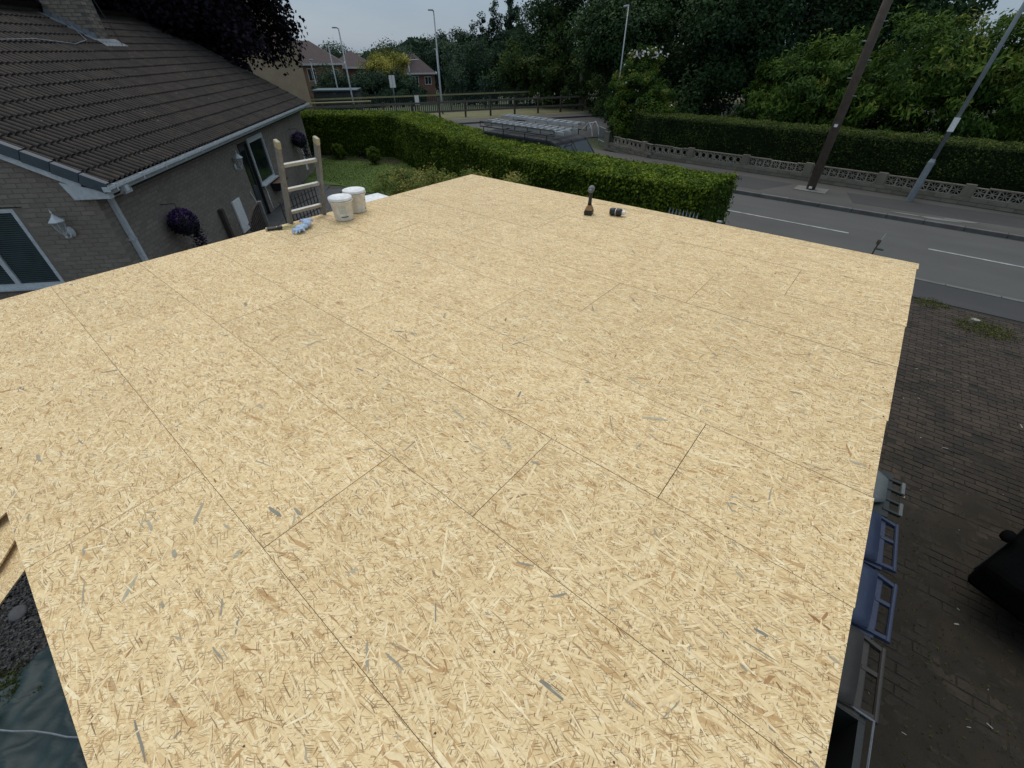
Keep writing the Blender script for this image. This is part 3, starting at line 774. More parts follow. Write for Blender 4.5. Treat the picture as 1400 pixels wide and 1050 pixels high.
fl.add([(cx0-.17, cy0-.1, EZ+(cy0-.1)*math.tan(PT)+.055), (cx0-.01, cy0-.1, EZ+(cy0-.1)*math.tan(PT)+.075), (cx0-.01, cy1, EZ+cy1*math.tan(PT)+.075), (cx0-.15, cy1+.1, EZ+(cy1+.1)*math.tan(PT)+.055)], [(0, 1, 2, 3)])
fl.add([(cx0-.15, cy0-.22, EZ+(cy0-.22)*math.tan(PT)+.055), (cx1+.35, cy0-.22, EZ+(cy0-.22)*math.tan(PT)+.055), (cx1+.25, cy0, EZ+cy0*math.tan(PT)+.09), (cx0-.12, cy0, EZ+cy0*math.tan(PT)+.09)], [(0, 1, 2, 3)])
fl.obj('lead_flashing', 'lead', ch)
MB().tube([(cx1+.02, cy0-.02, 6.6), (cx1+.03, cy0-.03, 5.2), (cx1+.12, cy0-.2, EZ+(cy0-.2)*math.tan(PT)+.08)], .012, 5).obj('aerial_cable', 'black_plastic', ch)
# cable lying on the roof left of the chimney
pts = [(cx0-.05, 4.2), (cx0-.12, 3.75), (cx0-.55, 3.35), (cx0-1.3, 3.2), (5.3, 3.35), (4.2, 3.3)]
MB().tube([(x, y, EZ+y*math.tan(PT)+.075) for x, y in pts], .011, 5).obj('roof_cable', 'lead', cot)
# gable window
def frame_rect(mb, P, t, d):    # P = (u0,u1,z0,z1), frame boxes in plane u-z, depth 0..d
    u0, u1, z0, z1 = P
    mb.box(u0, u1, 0, d, z0, z0+t); mb.box(u0, u1, 0, d, z1-t, z1); mb.box(u0, u0+t, 0, d, z0+t, z1-t); mb.box(u1-t, u1, 0, d, z0+t, z1-t)
MGw = Matrix(((0, 1, 0, WE0-.01), (1, 0, 0, 0), (0, 0, 1, 0), (0, 0, 0, 1)))   # (u, depth, z) -> local
mb = MB(); frame_rect(mb, (GWIN[0], GWIN[1], GWIN[2], GWIN[3]), .06, .07)
mb.box(GWIN[0]+.72, GWIN[0]+.80, .002, .068, GWIN[2]+.06, GWIN[3]-.06)
mb.v = [(MGw @ Vector(v))[:] for v in mb.v]
win = mb.obj('window', 'upvc', cot)
g1 = MB().add([(WE0+.03, GWIN[0]+.06, GWIN[2]+.06), (WE0+.03, GWIN[1]-.06, GWIN[2]+.06), (WE0+.03, GWIN[1]-.06, GWIN[3]-.06), (WE0+.03, GWIN[0]+.06, GWIN[3]-.06)], [(0, 3, 2, 1)]).obj('glass', 'dark_glass', win)
bs = MB()
for k in range(34):
    z = GWIN[2]+.075+k*.035
    if z < GWIN[3]-.08: bs.box(WE0+.018, WE0+.026, GWIN[0]+.07, GWIN[0]+.71, z, z+.026)
bs.obj('blind', 'blind', win)
bs = MB()
for k in range(34):
    z = GWIN[2]+.075+k*.035
    if z < GWIN[3]-.08: bs.box(WE0+.018, WE0+.026, GWIN[0]+.81, GWIN[1]-.07, z, z+.026)
bs.obj('blind', 'blind', win)
MB().box(WE0-.08, WE0+.05, GWIN[0]-.06, GWIN[1]+.06, GWIN[2]-.035, GWIN[2]-.002).obj('sill', 'upvc', win)
MB().box(WE0-.012, WE0-.002, GWIN[0]-.15, GWIN[1]+.15, GWIN[3]+.015, GWIN[3]+.03).obj('lintel_edge', 'roof_under', cot)
# front window and door in the eaves wall
mb = MB(); frame_rect(mb, WIN, .055, .07); mb.v = [(v[0], v[1]+WO-.03, v[2]) for v in mb.v]
mb.box(WIN[0]+.055, WIN[1]-.055, WO-.028, WO+.03, WIN[3]-.13, WIN[3]-.055)
w2 = mb.obj('window', 'upvc', cot)
MB().add([(WIN[0]+.05, WO+.01, WIN[2]+.05), (WIN[1]-.05, WO+.01, WIN[2]+.05), (WIN[1]-.05, WO+.01, WIN[3]-.05), (WIN[0]+.05, WO+.01, WIN[3]-.05)], [(0, 1, 2, 3)]).obj('glass', 'dark_glass', w2)
MB().box(WIN[0]-.05, WIN[1]+.05, WO-.12, WO-.0, WIN[2]-.04, WIN[2]-.003).obj('sill', 'upvc', w2)
dd = MB().box(DOOR[0]+.03, DOOR[1]-.03, WO+.06, WO+.10, .05, 2.02).obj('door', 'shed_boards', cot)
mb = MB(); mb.box(DOOR[0], DOOR[0]+.05, WO-.02, WO+.12, 0, 2.05); mb.box(DOOR[1]-.05, DOOR[1], WO-.02, WO+.12, 0, 2.05); mb.box(DOOR[0]+.05, DOOR[1]-.05, WO-.02, WO+.12, 2.0, 2.05)
mb.obj('frame', 'black_plastic', dd)
MB().add([(DOOR[0]+.12, WO+.055, .9), (DOOR[1]-.12, WO+.055, .9), (DOOR[1]-.12, WO+.055, 1.85), (DOOR[0]+.12, WO+.055, 1.85)], [(0, 1, 2, 3)]).obj('glass', 'dark_glass', dd)
MB().box(4.52, 5.0, WO-.055, WO-.008, .15, .97).obj('meter_box', 'white_plastic', cot, bevel=.006)
MB().box(11.85, 12.05, WO-.03, WO-.008, .25, 1.0).obj('meter_box', 'white_plastic', cot)
MB().box(3.66, 3.78, WO-.12, WO-.02, 0, 1.02).obj('timber_post', 'dark_timber', cot)
MB().tube([(5.85, WO-.03, .9), (5.92, WO-.03, .75), (6.0, WO-.04, .6), (6.0, WO-.03, .3)], .012, 5).obj('white_cable', 'white_plastic', cot)
MB().tube([(7.0, WO-.03, .8), (7.08, WO-.03, .6), (7.05, WO-.04, .4), (7.1, WO-.03, .1)], .014, 5).obj('white_cable', 'white_plastic', cot)
def to_world(x, y, z): 
    p = C0 + DE*x + DG*y; return (float(p[0]), float(p[1]), z)
AZ = math.atan2(DE[1], DE[0])
# lanterns (local -y is out of the wall)
def lantern(loc, rz, label):
    t = thing('wall_lantern', label, 'wall light', loc, rz, 'white wall lanterns on the cottage')
    MB().lathe([(.001, 0), (.05, .0), (.062, .012), (.055, .03), (.001, .035)], 12, Matrix.Rotation(R(90), 4, 'X') @ Matrix.Scale(1.5, 4, (0, 1, 0))).obj('back_plate', 'upvc', t, True)
    MB().tube([(0, -.03, -.02), (0, -.09, -.07), (0, -.15, -.06), (0, -.16, .0)], .011, 6).obj('arm', 'upvc', t)
    T_ = Matrix.Translation((0, -.16, 0))
    MB().lathe([(.018, -.02), (.03, .01), (.035, .03)], 8, T_).lathe([(.014, -.055), (.02, -.04), (.01, -.02)], 8, T_).obj('base_cup', 'upvc', t)
    f = MB()
    for k in range(6):
        a = k*math.pi/3; f.tube([(.033*math.cos(a), -.16+.033*math.sin(a), .02), (.075*math.cos(a), -.16+.075*math.sin(a), .12), (.092*math.cos(a), -.16+.092*math.sin(a), .22)], .005, 4)
    f.obj('cage', 'upvc', t)
    MB().lathe([(.03, .02), (.07, .12), (.086, .215)], 6, T_).obj('glass', 'lamp_glass', t)
    MB().lathe([(.115, .212), (.118, .225), (.06, .275), (.028, .31), (.012, .33), (.008, .345), (.016, .36), (.008, .375), (.003, .41)], 6, T_).obj('cap', 'upvc', t)
lantern(to_world(WE0-.006, .95, 1.72), AZ-math.pi/2, 'white coach lantern on the gable wall beside the blind window')
lantern(to_world(5.55, WO-.006, 1.62), AZ, 'white coach lantern on the side wall left of the dark door')
# hanging baskets
def basket(loc, rz, label, k=1.):
    t = thing('hanging_basket', label, 'hanging basket', loc, rz, 'purple hanging baskets on the cottage wall')
    n = 1500
    P = rng.normal(size=(n, 3)); P = unit(P)*(.27*rng.uniform(.75, 1.08, n))[:, None]*np.array([1, .85, .85]); P[:, 1] -= .26
    td = np.clip(.35+P[:, 2]*2.0+rng.normal(size=n)*.22, 0, 1)
    m2 = 900; s = rng.random(m2); Q = np.c_[.16+s*.10+rng.normal(size=m2)*.06, -.3+rng.normal(size=m2)*.06, -.05-s*.68]
    Q2 = Q[rng.random(m2) > s*.45]
    P = np.r_[P, Q2]*k; td = np.r_[td, rng.random(len(Q2))*.55+.1]
    quads('flowers', leafquads(P, unit(rng.normal(size=(len(P), 3))+[0, -.6, .4]), .05, .035), td, 'purple_petal', t)
    MB().lathe([(.05, -.24), (.15, -.18), (.2, -.05), (.2, 0)], 12, Matrix.Translation((0, -.26*k, 0)) @ Matrix.Scale(k, 4)).obj('pot', 'black_plastic', t)
    MB().tube([(0, 0, .35), (0, -.26*k, .36), (0, -.26*k, .2)], .008, 5).obj('bracket', 'black_plastic', t)
basket(to_world(1.62, WO-.01, 1.36), AZ, 'near purple hanging basket trailing flowers over the side wall', 1.08)
basket(to_world(11.0, WO-.01, 1.46), AZ, 'far purple hanging basket behind the top of the ladder', 1.1)
# window box below the front window
t = thing('window_box', 'black window box with orange brown soil under the cottage window', 'planter', to_world(7.95, WO-.02, .48), AZ)
MB().add([(-.32, -.02, 0), (.32, -.02, 0), (.32, -.22, 0), (-.32, -.22, 0), (-.42, 0, .26), (.42, 0, .26), (.42, -.32, .26), (-.42, -.32, .26)], [(0, 1, 2, 3), (0, 4, 5, 1), (1, 5, 6, 2), (2, 6, 7, 3), (3, 7, 4, 0)]).obj('trough', 'black_plastic', t)
MB().box(-.38, .38, -.28, -.02, .2, .245).obj('soil', 'terracotta', t)
# patio and lawn
pt = struct(bpy.data.objects.new('patio', None)); COL.objects.link(pt)
ps = MB().box(0, .59, 0, .59, -.02, .02).obj('paving_slab', 'patio_slab', pt, bevel=.004)
first = True
for i in range(-4, 26):
    for j in range(-1, 6):
        p = C0 + DE*(i*.6) - DG*(j*.6+.28)
        if p[0] > -5.2 or i*.6+.6 > 10.9-.75*(j*.6+.28): continue
        if first: ps.location = (p[0], p[1], -.003); ps.rotation_euler = (0, 0, AZ); first = False
        else: dup_part(ps, pt, (p[0], p[1], -.003), (0, 0, AZ))
sheet('yard', [(-14, -12), (.46, -12), (.46, 6.2), (-4.5, 8.0), (-11.5, 8.6), (-17.5, 9.2), (-19, 8)], -.012, 'yard', 'dark ground between the garage and the cottage')
sheet('lawn', [(-24.5, 11.2), (-19.5, 10.1), (-17.9, 8.6), (-16.35, 9.35), (-13.6, 9.45), (-12.0, 8.3), (-4.2, 7.0), (-4.2, 10.2), (-8.5, 10.6), (-14, 13.2), (-18.9, 15)], -.006, 'grass', 'mown front lawn inside the hedge')
n = 26000
P = np.c_[rng.uniform(-22, -9, n), rng.uniform(9.3, 14.2, n), np.full(n, .012)]
P = P[(P[:, 1] > 9.4) | (P[:, 0] < -17.5)]; P = P[P[:, 0]*.6823+P[:, 1]*.7311 > -6.0]; n = len(P)
stuff(tag(quads('grass', leafquads(P, unit(rng.normal(size=(n, 3))*[1, 1, .4]), .05, .02), np.clip(.5+.35*np.sin(P[:, 0]*2.6+P[:, 1]*1.2)+rng.normal(size=n)*.25, 0, 1), 'grass_blade'), 'short grass blades on the front lawn', 'grass'))
sheet('flower_bed', [(-21.6, 12.3), (-18.7, 13.95), (-17.8, 13.6), (-17.6, 13.0), (-18.6, 12.9), (-19.6, 12.5), (-21.2, 11.7)], -.002, 'soil')
# arched picket gate and trellis
gt = thing('picket_gate', 'brown arched picket gate beside the cottage wall', 'gate', to_world(3.3, -.50, 0), AZ)
for k in range(9):
    h = .72 + .26*math.sin(k/8*math.pi*.55)
    MB().box(-.02, .02, -.012, .012, .08, h).obj('picket', 'dark_timber', gt).location = (.05+k*.105, 0, 0)
MB().box(0, .95, .013, .035, .22, .28).obj('rail', 'dark_timber', gt)
MB().box(0, .95, .013, .035, .58, .64).obj('rail', 'dark_timber', gt)
MB().box(.98, 1.07, -.045, .045, 0, 1.02).obj('gate_post', 'weathered_wood', gt)
MB().tube([(-.02+k*.12, 0, .74+.26*math.sin(k/8*math.pi*.55)) for k in range(9)], .02, 5).obj('arched_rail', 'dark_timber', gt)
tr = thing('trellis', 'dark square trellis panel between the gate and the ladder', 'trellis', to_world(4.5, -.95, 0), AZ-.35)
for k in range(11): MB().box(-.012, .012, -.01, .01, .05, .95+.03*(k % 2)).obj('slat', 'dark_timber', tr).location = (k*.16, 0, 0)
for k in range(5): MB().box(0, 1.62, .011, .024, -.012, .012).obj('slat', 'dark_timber', tr).location = (0, 0, .15+k*.18)

# ------------------------------------------------------------------ ladder, standing on the yard and leaning on the deck edge
la = thing('ladder', 'weathered wooden ladder with aluminium rungs leaning on the roof edge', 'ladder', (-4.83, 2.27, ZD))
dl = Vector((math.cos(R(71)), 0, math.sin(R(71)))); aa = R(90-71)
ML = Matrix.Rotation(aa, 4, 'Y')
for s, tp in ((-1, .84), (1, .82)):
    MB().box(-.035, .035, -.017, .017, -2.8, tp, ML @ Matrix.Translation((0, s*.20, 0))).obj('stile', 'weathered_wood', la, bevel=.006)
    MB().box(-.038, .038, -.02, .02, tp-.05, tp+.02, ML @ Matrix.Translation((0, s*.20, 0))).obj('end_cap', 'cream_cap', la, bevel=.012)
for k in range(14):
    z = .62 - k*.25
    if z < -2.7: break
    MB().box(-.017, .017, -.185, .185, z-.016, z+.016, ML).obj('rung', 'alu', la, bevel=.004)

# ------------------------------------------------------------------ things on the deck
def bucket(loc, rz, label, printed):
    t = thing('bucket', label, 'bucket', loc, rz, 'white plastic buckets on the roof')
    MB().lathe([(.001, .003), (.098, .003), (.104, 0.012), (.118, .195), (.128, .197), (.128, .205), (.119, .207), (.12, .225), (.001, .225)], 28).obj('tub', 'white_plastic', t, True)
    MB().lathe([(.001, .222), (.127, .222), (.131, .215), (.133, .226), (.131, .243), (.122, .247), (.114, .240), (.001, .238)], 28).obj('lid', 'white_plastic', t, True)
    MB().tube([(.133*math.cos(a), .133*math.sin(a), .208+.0*math.sin(a)) for a in np.linspace(.2, math.pi-.2, 12)], .0035, 5).obj('handle', 'white_plastic', t)
    def patch(a0, a1, z0, z1, mat, name):
        n = 7; mb = MB(); vs = []
        for k in range(n):
            a = a0+(a1-a0)*k/(n-1)
            for z in (z0, z1):
                r = .104 + (z-.012)/.183*.014 + .0012; vs.append((r*math.cos(a), r*math.sin(a), z))
        mb.add(vs, [(2*k, 2*k+2, 2*k+3, 2*k+1) for k in range(n-1)]); mb.obj(name, mat, t)
    if printed:
        patch(-.25, .42, .085, .165, 'print_pale', 'label_print'); patch(-.2, .55, .045, .055, 'print_dark', 'text_line')
    else:
        patch(-1.15, -.75, .04, .17, 'print_teal', 'label_print'); patch(.85, .98, .03, .045, 'print_dark', 'text_line'); patch(.80, .92, .13, .14, 'print_dark', 'text_line')
    t.scale = (.95, .95, .97); return t
bucket((-4.48, 2.52, ZD), -.62, 'nearer white lidded bucket with a faint printed label and dark line', True)
bucket((-4.615, 2.785, ZD), -.35, 'white lidded bucket with a dark teal label, behind the other bucket', False)
# white sheet end beyond buckets (canopy below the roof edge)
o = MB().prism([(-.35, -.25), (.35, -.3), (.40, .28), (-.3, .3)], 0, .03).obj('plastic_canopy', 'white_plastic', None, bevel=.01)
o.location = (-5.25, 3.42, ZD-.16); tag(o, 'corner of a white canopy just below the roof edge behind the buckets', 'canopy')
MB().tube([(0, 0, -2.5), (0, 0, 0)], .03, 8).obj('post', 'white_plastic', o)
# cordless tool standing on its battery
t = thing('cordless_driver', 'black and orange cordless driver standing upright near the far roof edge', 'power tool', (-2.46, 4.36, ZD), R(20))
MB().add([(-.045, -.06, 0), (.045, -.06, 0), (.045, .06, 0), (-.045, .06, 0), (-.045, -.062, .05), (.045, -.062, .05), (.045, .055, .05), (-.045, .055, .05)], [(0, 3, 2, 1), (4, 5, 6, 7), (0, 1, 5, 4), (1, 2, 6, 5), (2, 3, 7, 6), (3, 0, 4, 7)]).obj('battery', 'black_plastic', t, bevel=.008)
MB().add([(-.044, -.058, .052), (.044, -.058, .052), (.044, .05, .052), (-.044, .05, .052), (-.022, -.03, .1), (.022, -.03, .1), (.022, .028, .1), (-.022, .028, .1)], [(0, 3, 2, 1), (4, 5, 6, 7), (0, 1, 5, 4), (1, 2, 6, 5), (2, 3, 7, 6), (3, 0, 4, 7)]).obj('foot', 'tool_orange', t, bevel=.006)
MB().tube([(0, 0, .098), (0, .006, .15), (0, .016, .2), (0, .012, .235)], [.023, .019, .02, .026], 10).obj('grip', 'black_plastic', t, True)
hb = MB(); MH = Matrix.Translation((0, .01, .262)) @ Matrix.Rotation(R(90), 4, 'X')
hb.lathe([(.02, -.05), (.033, -.042), (.036, .0), (.034, .03), (.02, .04)], 14, MH); hb.obj('motor_housing', 'bin_grey', t, True)
MB().lathe([(.014, .04), (.016, .055), (.009, .075)], 10, MH).obj('chuck', 'lead', t, True)
# battery torch / driver lying down
t = thing('torch', 'dark stubby tool with a white band lying on the roof near the upright driver', 'torch', (-2.19, 4.50, ZD+.042), R(12))
MT = Matrix.Rotation(R(90), 4, 'Y')
MB().lathe([(.02, -.075), (.036, -.07), (.04, -.05), (.04, -.02), (.034, -.012)], 14, MT).obj('body', 'black_plastic', t, True)
MB().lathe([(.030, -.012), (.030, .0)], 14, MT).obj('band', 'white_plastic', t, True)
MB().lathe([(.036, .0), (.041, .01), (.04, .05), (.03, .062)], 14, MT).obj('head', 'black_plastic', t, True)
MB().lathe([(.022, .062), (.025, .09), (.02, .1), (.001, .1)], 12, MT).obj('nose', 'white_plastic', t, True)
# blue rubber gloves
def glove(loc, rz, s, label, cat='glove', mat='glove_blue'):
    mb = MB()
    mb.lathe([(.02, -.06), (.033, -.05), (.036, 0), (.04, .03), (.03, .05), (.012, .06)], 12, Matrix.Rotation(R(80), 4, 'Y') @ Matrix.Scale(.7, 4, (1, 0, 0)))
    for k, (a, l) in enumerate(((-.5, .05), (-.2, .065), (.08, .068), (.35, .058), (1.1, .045))):
        x0, y0 = .045, -.024+k*.014
        mb.tube([(x0-.01, y0, .0), (x0+l*.5*math.cos(a), y0+l*.5*math.sin(a), .012), (x0+l*math.cos(a), y0+l*math.sin(a), -.008)], [.011, .0105, .007], 7)
    o = mb.obj('glove', mat, None, True); o.location = loc; o.rotation_euler = (.1, .1, rz); o.scale = (s, s, s)
    m = o.modifiers.new('r', 'REMESH'); m.mode = 'VOXEL'; m.voxel_size = .0035; m.use_smooth_shade = True
    d = o.modifiers.new('d', 'DISPLACE'); tx = bpy.data.textures.new('crumple', 'CLOUDS'); tx.noise_scale = .03; d.texture = tx; d.strength = .012
    return tag(o, label, cat, 'crumpled work gloves')
glove((-4.49, 2.02, ZD+.035), R(-60), 1.15, 'crumpled pale blue glove nearest the roof edge joint, beside the yellow knife')
glove((-4.55, 2.12, ZD+.05), R(150), 1.1, 'crumpled pale blue glove lying on the other glove, nearer the ladder')
# yellow utility knife / tape
t = thing('utility_knife', 'yellow and black folding knife on the roof edge beside the blue gloves', 'knife', (-4.70, 1.93, ZD+.012), R(62))
MB().box(-.16, -.06, -.017, .017, -.008, .012).obj('blade_holder', 'black_plastic', t, bevel=.004)
MB().box(-.17, -.155, -.022, .022, -.009, .018).box(-.155, -.07, .017, .022, -.009, .016).obj('end_frame', 'cream_cap', t)
MB().box(-.06, -.01, -.025, .025, -.01, .022).obj('grip', 'black_plastic', t, bevel=.006)
MB().tube([(-.01, -.02, 0), (.04, -.028, .005), (.09, -.02, .0), (.16, .0, 0)], .008, 6).tube([(-.01, .02, 0), (.04, .026, .005), (.09, .018, .0), (.16, .005, 0)], .008, 6).obj('handle', 'yellow_tool', t)
# clamp at the far right roof edge
t = thing('clamp', 'small dark clamp standing at the far roof edge near the right corner', 'clamp', (.17, Y1+.012, ZD-.05)); t.scale = (.68, .68, .68)
MB().tube([(0, 0, 0), (.0, .02, .14), (.01, .03, .24)], .009, 6).obj('bar', 'black_plastic', t)
MB().box(-.02, .02, .0, .045, .20, .26).obj('jaw', 'black_plastic', t, bevel=.004)
MB().tube([(.012, .03, .24), (.03, .05, .34)], .006, 6).obj('screw', 'galv', t)
MB().box(.0, .09, .0, .04, .135, .155).obj('pad', 'green_metal', t)

# ------------------------------------------------------------------ wheelie bins beside the garage (handle side facing out)
def bin_(loc, lidmat, bodymat, label, rz=0, rounded=False, w=.58):
    t = thing('wheelie_bin', label, 'wheelie bin', loc, rz, 'wheelie bins along the garage wall')
    h = w/2
    MB().add([(.04, -h*.78, .06), (.58, -h*.8, .06), (.58, h*.8, .06), (.04, h*.78, .06), (0, -h*.93, .96), (.66, -h*.93, .96), (.66, h*.93, .96), (0, h*.93, .96)],
             [(0, 3, 2, 1), (4, 5, 6, 7), (0, 1, 5, 4), (1, 2, 6, 5), (2, 3, 7, 6), (3, 0, 4, 7)]).obj('body', bodymat, t, bevel=.025)
    MB().add([(-.03, -h, .96), (.67, -h, .96), (.67, h, .96), (-.03, h, .96), (-.03, -h, .985), (.67, -h, .985), (.67, h, .985), (-.03, h, .985)],
             [(0, 3, 2, 1), (4, 5, 6, 7), (0, 1, 5, 4), (1, 2, 6, 5), (2, 3, 7, 6), (3, 0, 4, 7)]).obj('rim', bodymat, t, bevel=.008)
    # domed lid that sweeps up to the hinge
    nxs, nys = 9, 9; vs = []; fs = []
    for i in range(nxs):
        u = i/(nxs-1)
        for j in range(nys):
            v = j/(nys-1)*2-1
            wdt = h*.97
            if rounded: wdt = h*.90*math.sqrt(max(0.0, 1-(abs(u-.45)/.62)**3.2))
            else: wdt = h*(.985-.10*max(0, u-.75)/.25)
            vs.append((-.045+u*.66, v*wdt, .992+.055*(1-abs(v)**3.5)*(1-abs(2*u-1)**5)+.012*u))
    for i in range(nxs-1):
        for j in range(nys-1): a = i*nys+j; fs.append((a, a+nys, a+nys+1, a+1))
    lo = MB().add(vs, fs).obj('lid', lidmat, t, True)
    s = lo.modifiers.new('s', 'SOLIDIFY'); s.thickness = .018; s.offset = 1
    # raised ribs running over the lid
    if rounded:
        # two separate grips
        for sg in (-1, 1):
            for q_ in (.21, .075): MB().box(.62, .75, sg*q_-.014, sg*q_+.014, .965, .995).obj('bracket', bodymat, t, bevel=.004)
            MB().tube([(.745, sg*.068, .985), (.745, sg*.222, .985)], .017, 8).obj('handle', 'bin_grey', t)
    else:
        for sg in (-1, 0, 1):
            if sg: MB().add([(.50, sg*h*.98-.02*sg, .955), (.50, sg*h*.98, .955), (.74, sg*(h*.86), .965), (.74, sg*(h*.86)-.03*sg, .965), (.50, sg*h*.98-.02*sg, 1.02), (.50, sg*h*.98, 1.02), (.74, sg*(h*.86), .995), (.74, sg*(h*.86)-.03*sg, .995)],
                     [(0, 3, 2, 1), (4, 5, 6, 7), (0, 1, 5, 4), (1, 2, 6, 5), (2, 3, 7, 6), (3, 0, 4, 7)]).obj('bracket', bodymat, t)
            else: MB().box(.64, .74, .03, .06, .965, .99).obj('bracket', bodymat, t)
        MB().tube([(.74, -h*.88, .985), (.74, h*.88, .985)], .016, 10).obj('handle', bodymat, t)
        MB().tube([(-.03, -h*.35, 1.035), (.2, -h*.42, 1.055), (.58, -h*.66, 1.03)], .006, 5).tube([(-.03, h*.45, 1.035), (.2, h*.5, 1.052), (.58, h*.80, 1.022)], .006, 5).obj('lid_rib', lidmat, t)
    for sg in (-1, 1):
        wl = MB().lathe([(.03, -.02), (.09, -.025), (.10, -.01), (.10, .01), (.09, .025), (.03, .02)], 16, Matrix.Translation((.60, sg*h*.8, .10)) @ Matrix.Rotation(R(90), 4, 'X')).obj('wheel', 'rubber', t)
    return t
bx = .49
bin_((bx, 3.96, 0), 'bin_grey', 'bin_dark', 'wheelie bin with a rounded pale grey lid and two short grips', rounded=True, w=.60)
bin_((bx, 3.34, 0), 'bin_blue', 'bin_blue', 'blue wheelie bin next to the grey lidded one', rz=.03)
bin_((bx+.02, 2.75, 0), 'bin_blue', 'bin_blue', 'blue wheelie bin next to the brown lidded one', rz=-.02)
bin_((bx, 2.16, 0), 'bin_brown', 'bin_brown', 'brown wheelie bin between the blue bins and the dark green box')
# dark green storage frame
t = thing('recycling_box', 'dark green open topped container with pale metal rim below the brown bin', 'container', (bx, 1.25, 0))
MB().box(0, .70, 0, .035, 0, .98).box(0, .70, .61, .645, 0, .98).box(.0, .035, .037, .608, 0, .98).box(.665, .70, .037, .608, 0, .98).box(.037, .663, .037, .608, .55, .58).obj('body', 'bin_dark', t)
MB().tube([(-.0, -.0, 1.0), (.72, -.0, 1.0), (.73, .65, 1.0), (0, .66, 1.0)], .009, 6).obj('rim', 'lead', t)
MB().box(.12, .52, .12, .5, .585, .80).obj('inner_box', 'bin_grey', t, bevel=.02)

# ------------------------------------------------------------------ black car at the right edge
t = thing('parked_car', 'black car just entering the picture at the right edge of the drive', 'car', (1.97, 4.02, 0), R(66))
side = [(0, .35), (.02, .62), (.35, .78), (1.05, .92), (1.75, 1.40), (3.2, 1.42), (3.95, .98), (4.1, .9), (4.12, .35)]
def carbody(pts, y0, y1, name, mat, parent, inset=0):
    mb = MB(); n = len(pts)
    vs = [(x, y0 + (.16 if z > 1.1 else 0), z) for x, z in pts] + [(x, y1 - (.16 if z > 1.1 else 0), z) for x, z in pts]
    mb.add(vs, [tuple(range(n)), tuple(range(n, 2*n))[::-1]] + [(i, n+i, n+(i+1) % n, (i+1) % n) for i in range(n)])
    return mb.obj(name, mat, parent, bevel=.05)
carbody(side, -1.72, 0, 'body', 'black_paint', t)
MB().add([(1.12, -.2, .96), (1.12, -1.52, .96), (1.74, -1.45, 1.39), (1.74, -.27, 1.39)], [(0, 3, 2, 1)]).obj('windscreen', 'black_paint', t)
MB().lathe([(.04, 0), (.09, .02), (.1, .06), (.07, .1), (.02, .11)], 12, Matrix.Translation((.30, .0, .80)) @ Matrix.Rotation(R(-90), 4, 'X') @ Matrix.Diagonal((.75, .5, .8, 1))).obj('door_mirror', 'black_paint', t, True)
for x in (.75, 3.3):
    for y in (-1.62, -.10):
        MB().lathe([(.18, -.1), (.30, -.1), (.32, -.06), (.32, .06), (.30, .1), (.18, .1)], 20, Matrix.Translation((x, y, .32)) @ Matrix.Rotation(R(90), 4, 'X')).obj('wheel', 'rubber', t)

# ------------------------------------------------------------------ corner left of the deck: offcuts, slate chips, tarpaulin
of = MB().prism([(-7.4, -2.6), (-5.35, -1.95), (-4.95, -1.45), (-5.9, -.4), (-7.8, -1.2)], .02, .038)
for k, (pts, z) in enumerate((([(-5.45, -1.28), (-4.55, -2.02), (-5.3, -3.1), (-6.6, -2.4), (-6.2, -1.5)], .02), ([(-5.62, -1.46), (-5.35, -1.62), (-4.9, -2.35), (-5.8, -3.2), (-6.9, -2.4), (-6.3, -1.35)], .10), ([(-6.05, -1.35), (-5.75, -1.75), (-5.5, -2.6), (-6.9, -3.2), (-7.4, -1.6)], .20))):
    o = MB().prism(pts, 0, .018).obj('osb_offcut', 'osb', None); o.location = (0, 0, z)
    tag(o, ['lowest pale chip board offcut on the ground left of the roof', 'middle pale chip board offcut of the stack on the ground', 'top pale chip board offcut, partly cut off by the left picture edge'][k], 'board', 'board offcuts stacked on the ground')
o = MB().box(0, 1.2, -.03, .03, .0, .055).obj('batten', 'dark_timber', None); o.location = (-6.5, -1.9, .041); tag(o, 'timber batten under the stack of board offcuts', 'batten')
n = 26000
P = np.c_[rng.uniform(-5.6, -2.9, n), rng.uniform(-2.4, -.4, n), .004+rng.random(n)*.03]
P = P[(P[:, 0] < -3.9 + (P[:, 1]+1.6)*.2)]; n = len(P)
stuff(tag(quads('slate_chips', leafquads(P, unit(rng.normal(size=(len(P), 3))*.55+[0, 0, 1]), .032, .022), rng.random(len(P)), 'slate_t'), 'dark grey slate chippings on the ground left of the garage', 'slate chips'))
o = MB().lathe([(.02, 0), (.16, .01), (.2, .05), (.16, .09), (.02, .1)], 12).obj('rock', 'rock', None, True); o.location = (-4.70, -1.62, .0); o.scale = (.5, .36, .45); tag(o, 'flat round dark stone lying on the slate chips', 'rock')
n = 7000
xx = rng.uniform(0, 1, n); P = np.c_[-4.15+xx*.7-.0+rng.normal(size=n)*.05, -1.95+xx*.75+rng.normal(size=n)*.07, .02+rng.random(n)*.04]
stuff(tag(quads('moss', leafquads(P, unit(rng.normal(size=(n, 3))+[0, 0, .6]), .025, .008), rng.random(n)*.4, 'moss_leaf'), 'mossy strip between the slate chips and the tarpaulin', 'moss'))
tv = []; tf = []; NX, NY = 90, 90
from mathutils import noise as mnoise
for j in range(NY):
    for i in range(NX):
        x = -4.25+i*.028+j*.0038; y = -2.9+j*.0234+i*.0106
        r1 = 1-abs(mnoise.noise(Vector((x*2.0+y, y*2.0, 1)))*2); r2 = 1-abs(mnoise.noise(Vector((x*4.5, y*3.2+x, 3)))*2)
        tv.append((x, y, .02+.05*r1**3+.035*r2**4+.02*mnoise.noise(Vector((x*9, y*9, 3)))+.02))
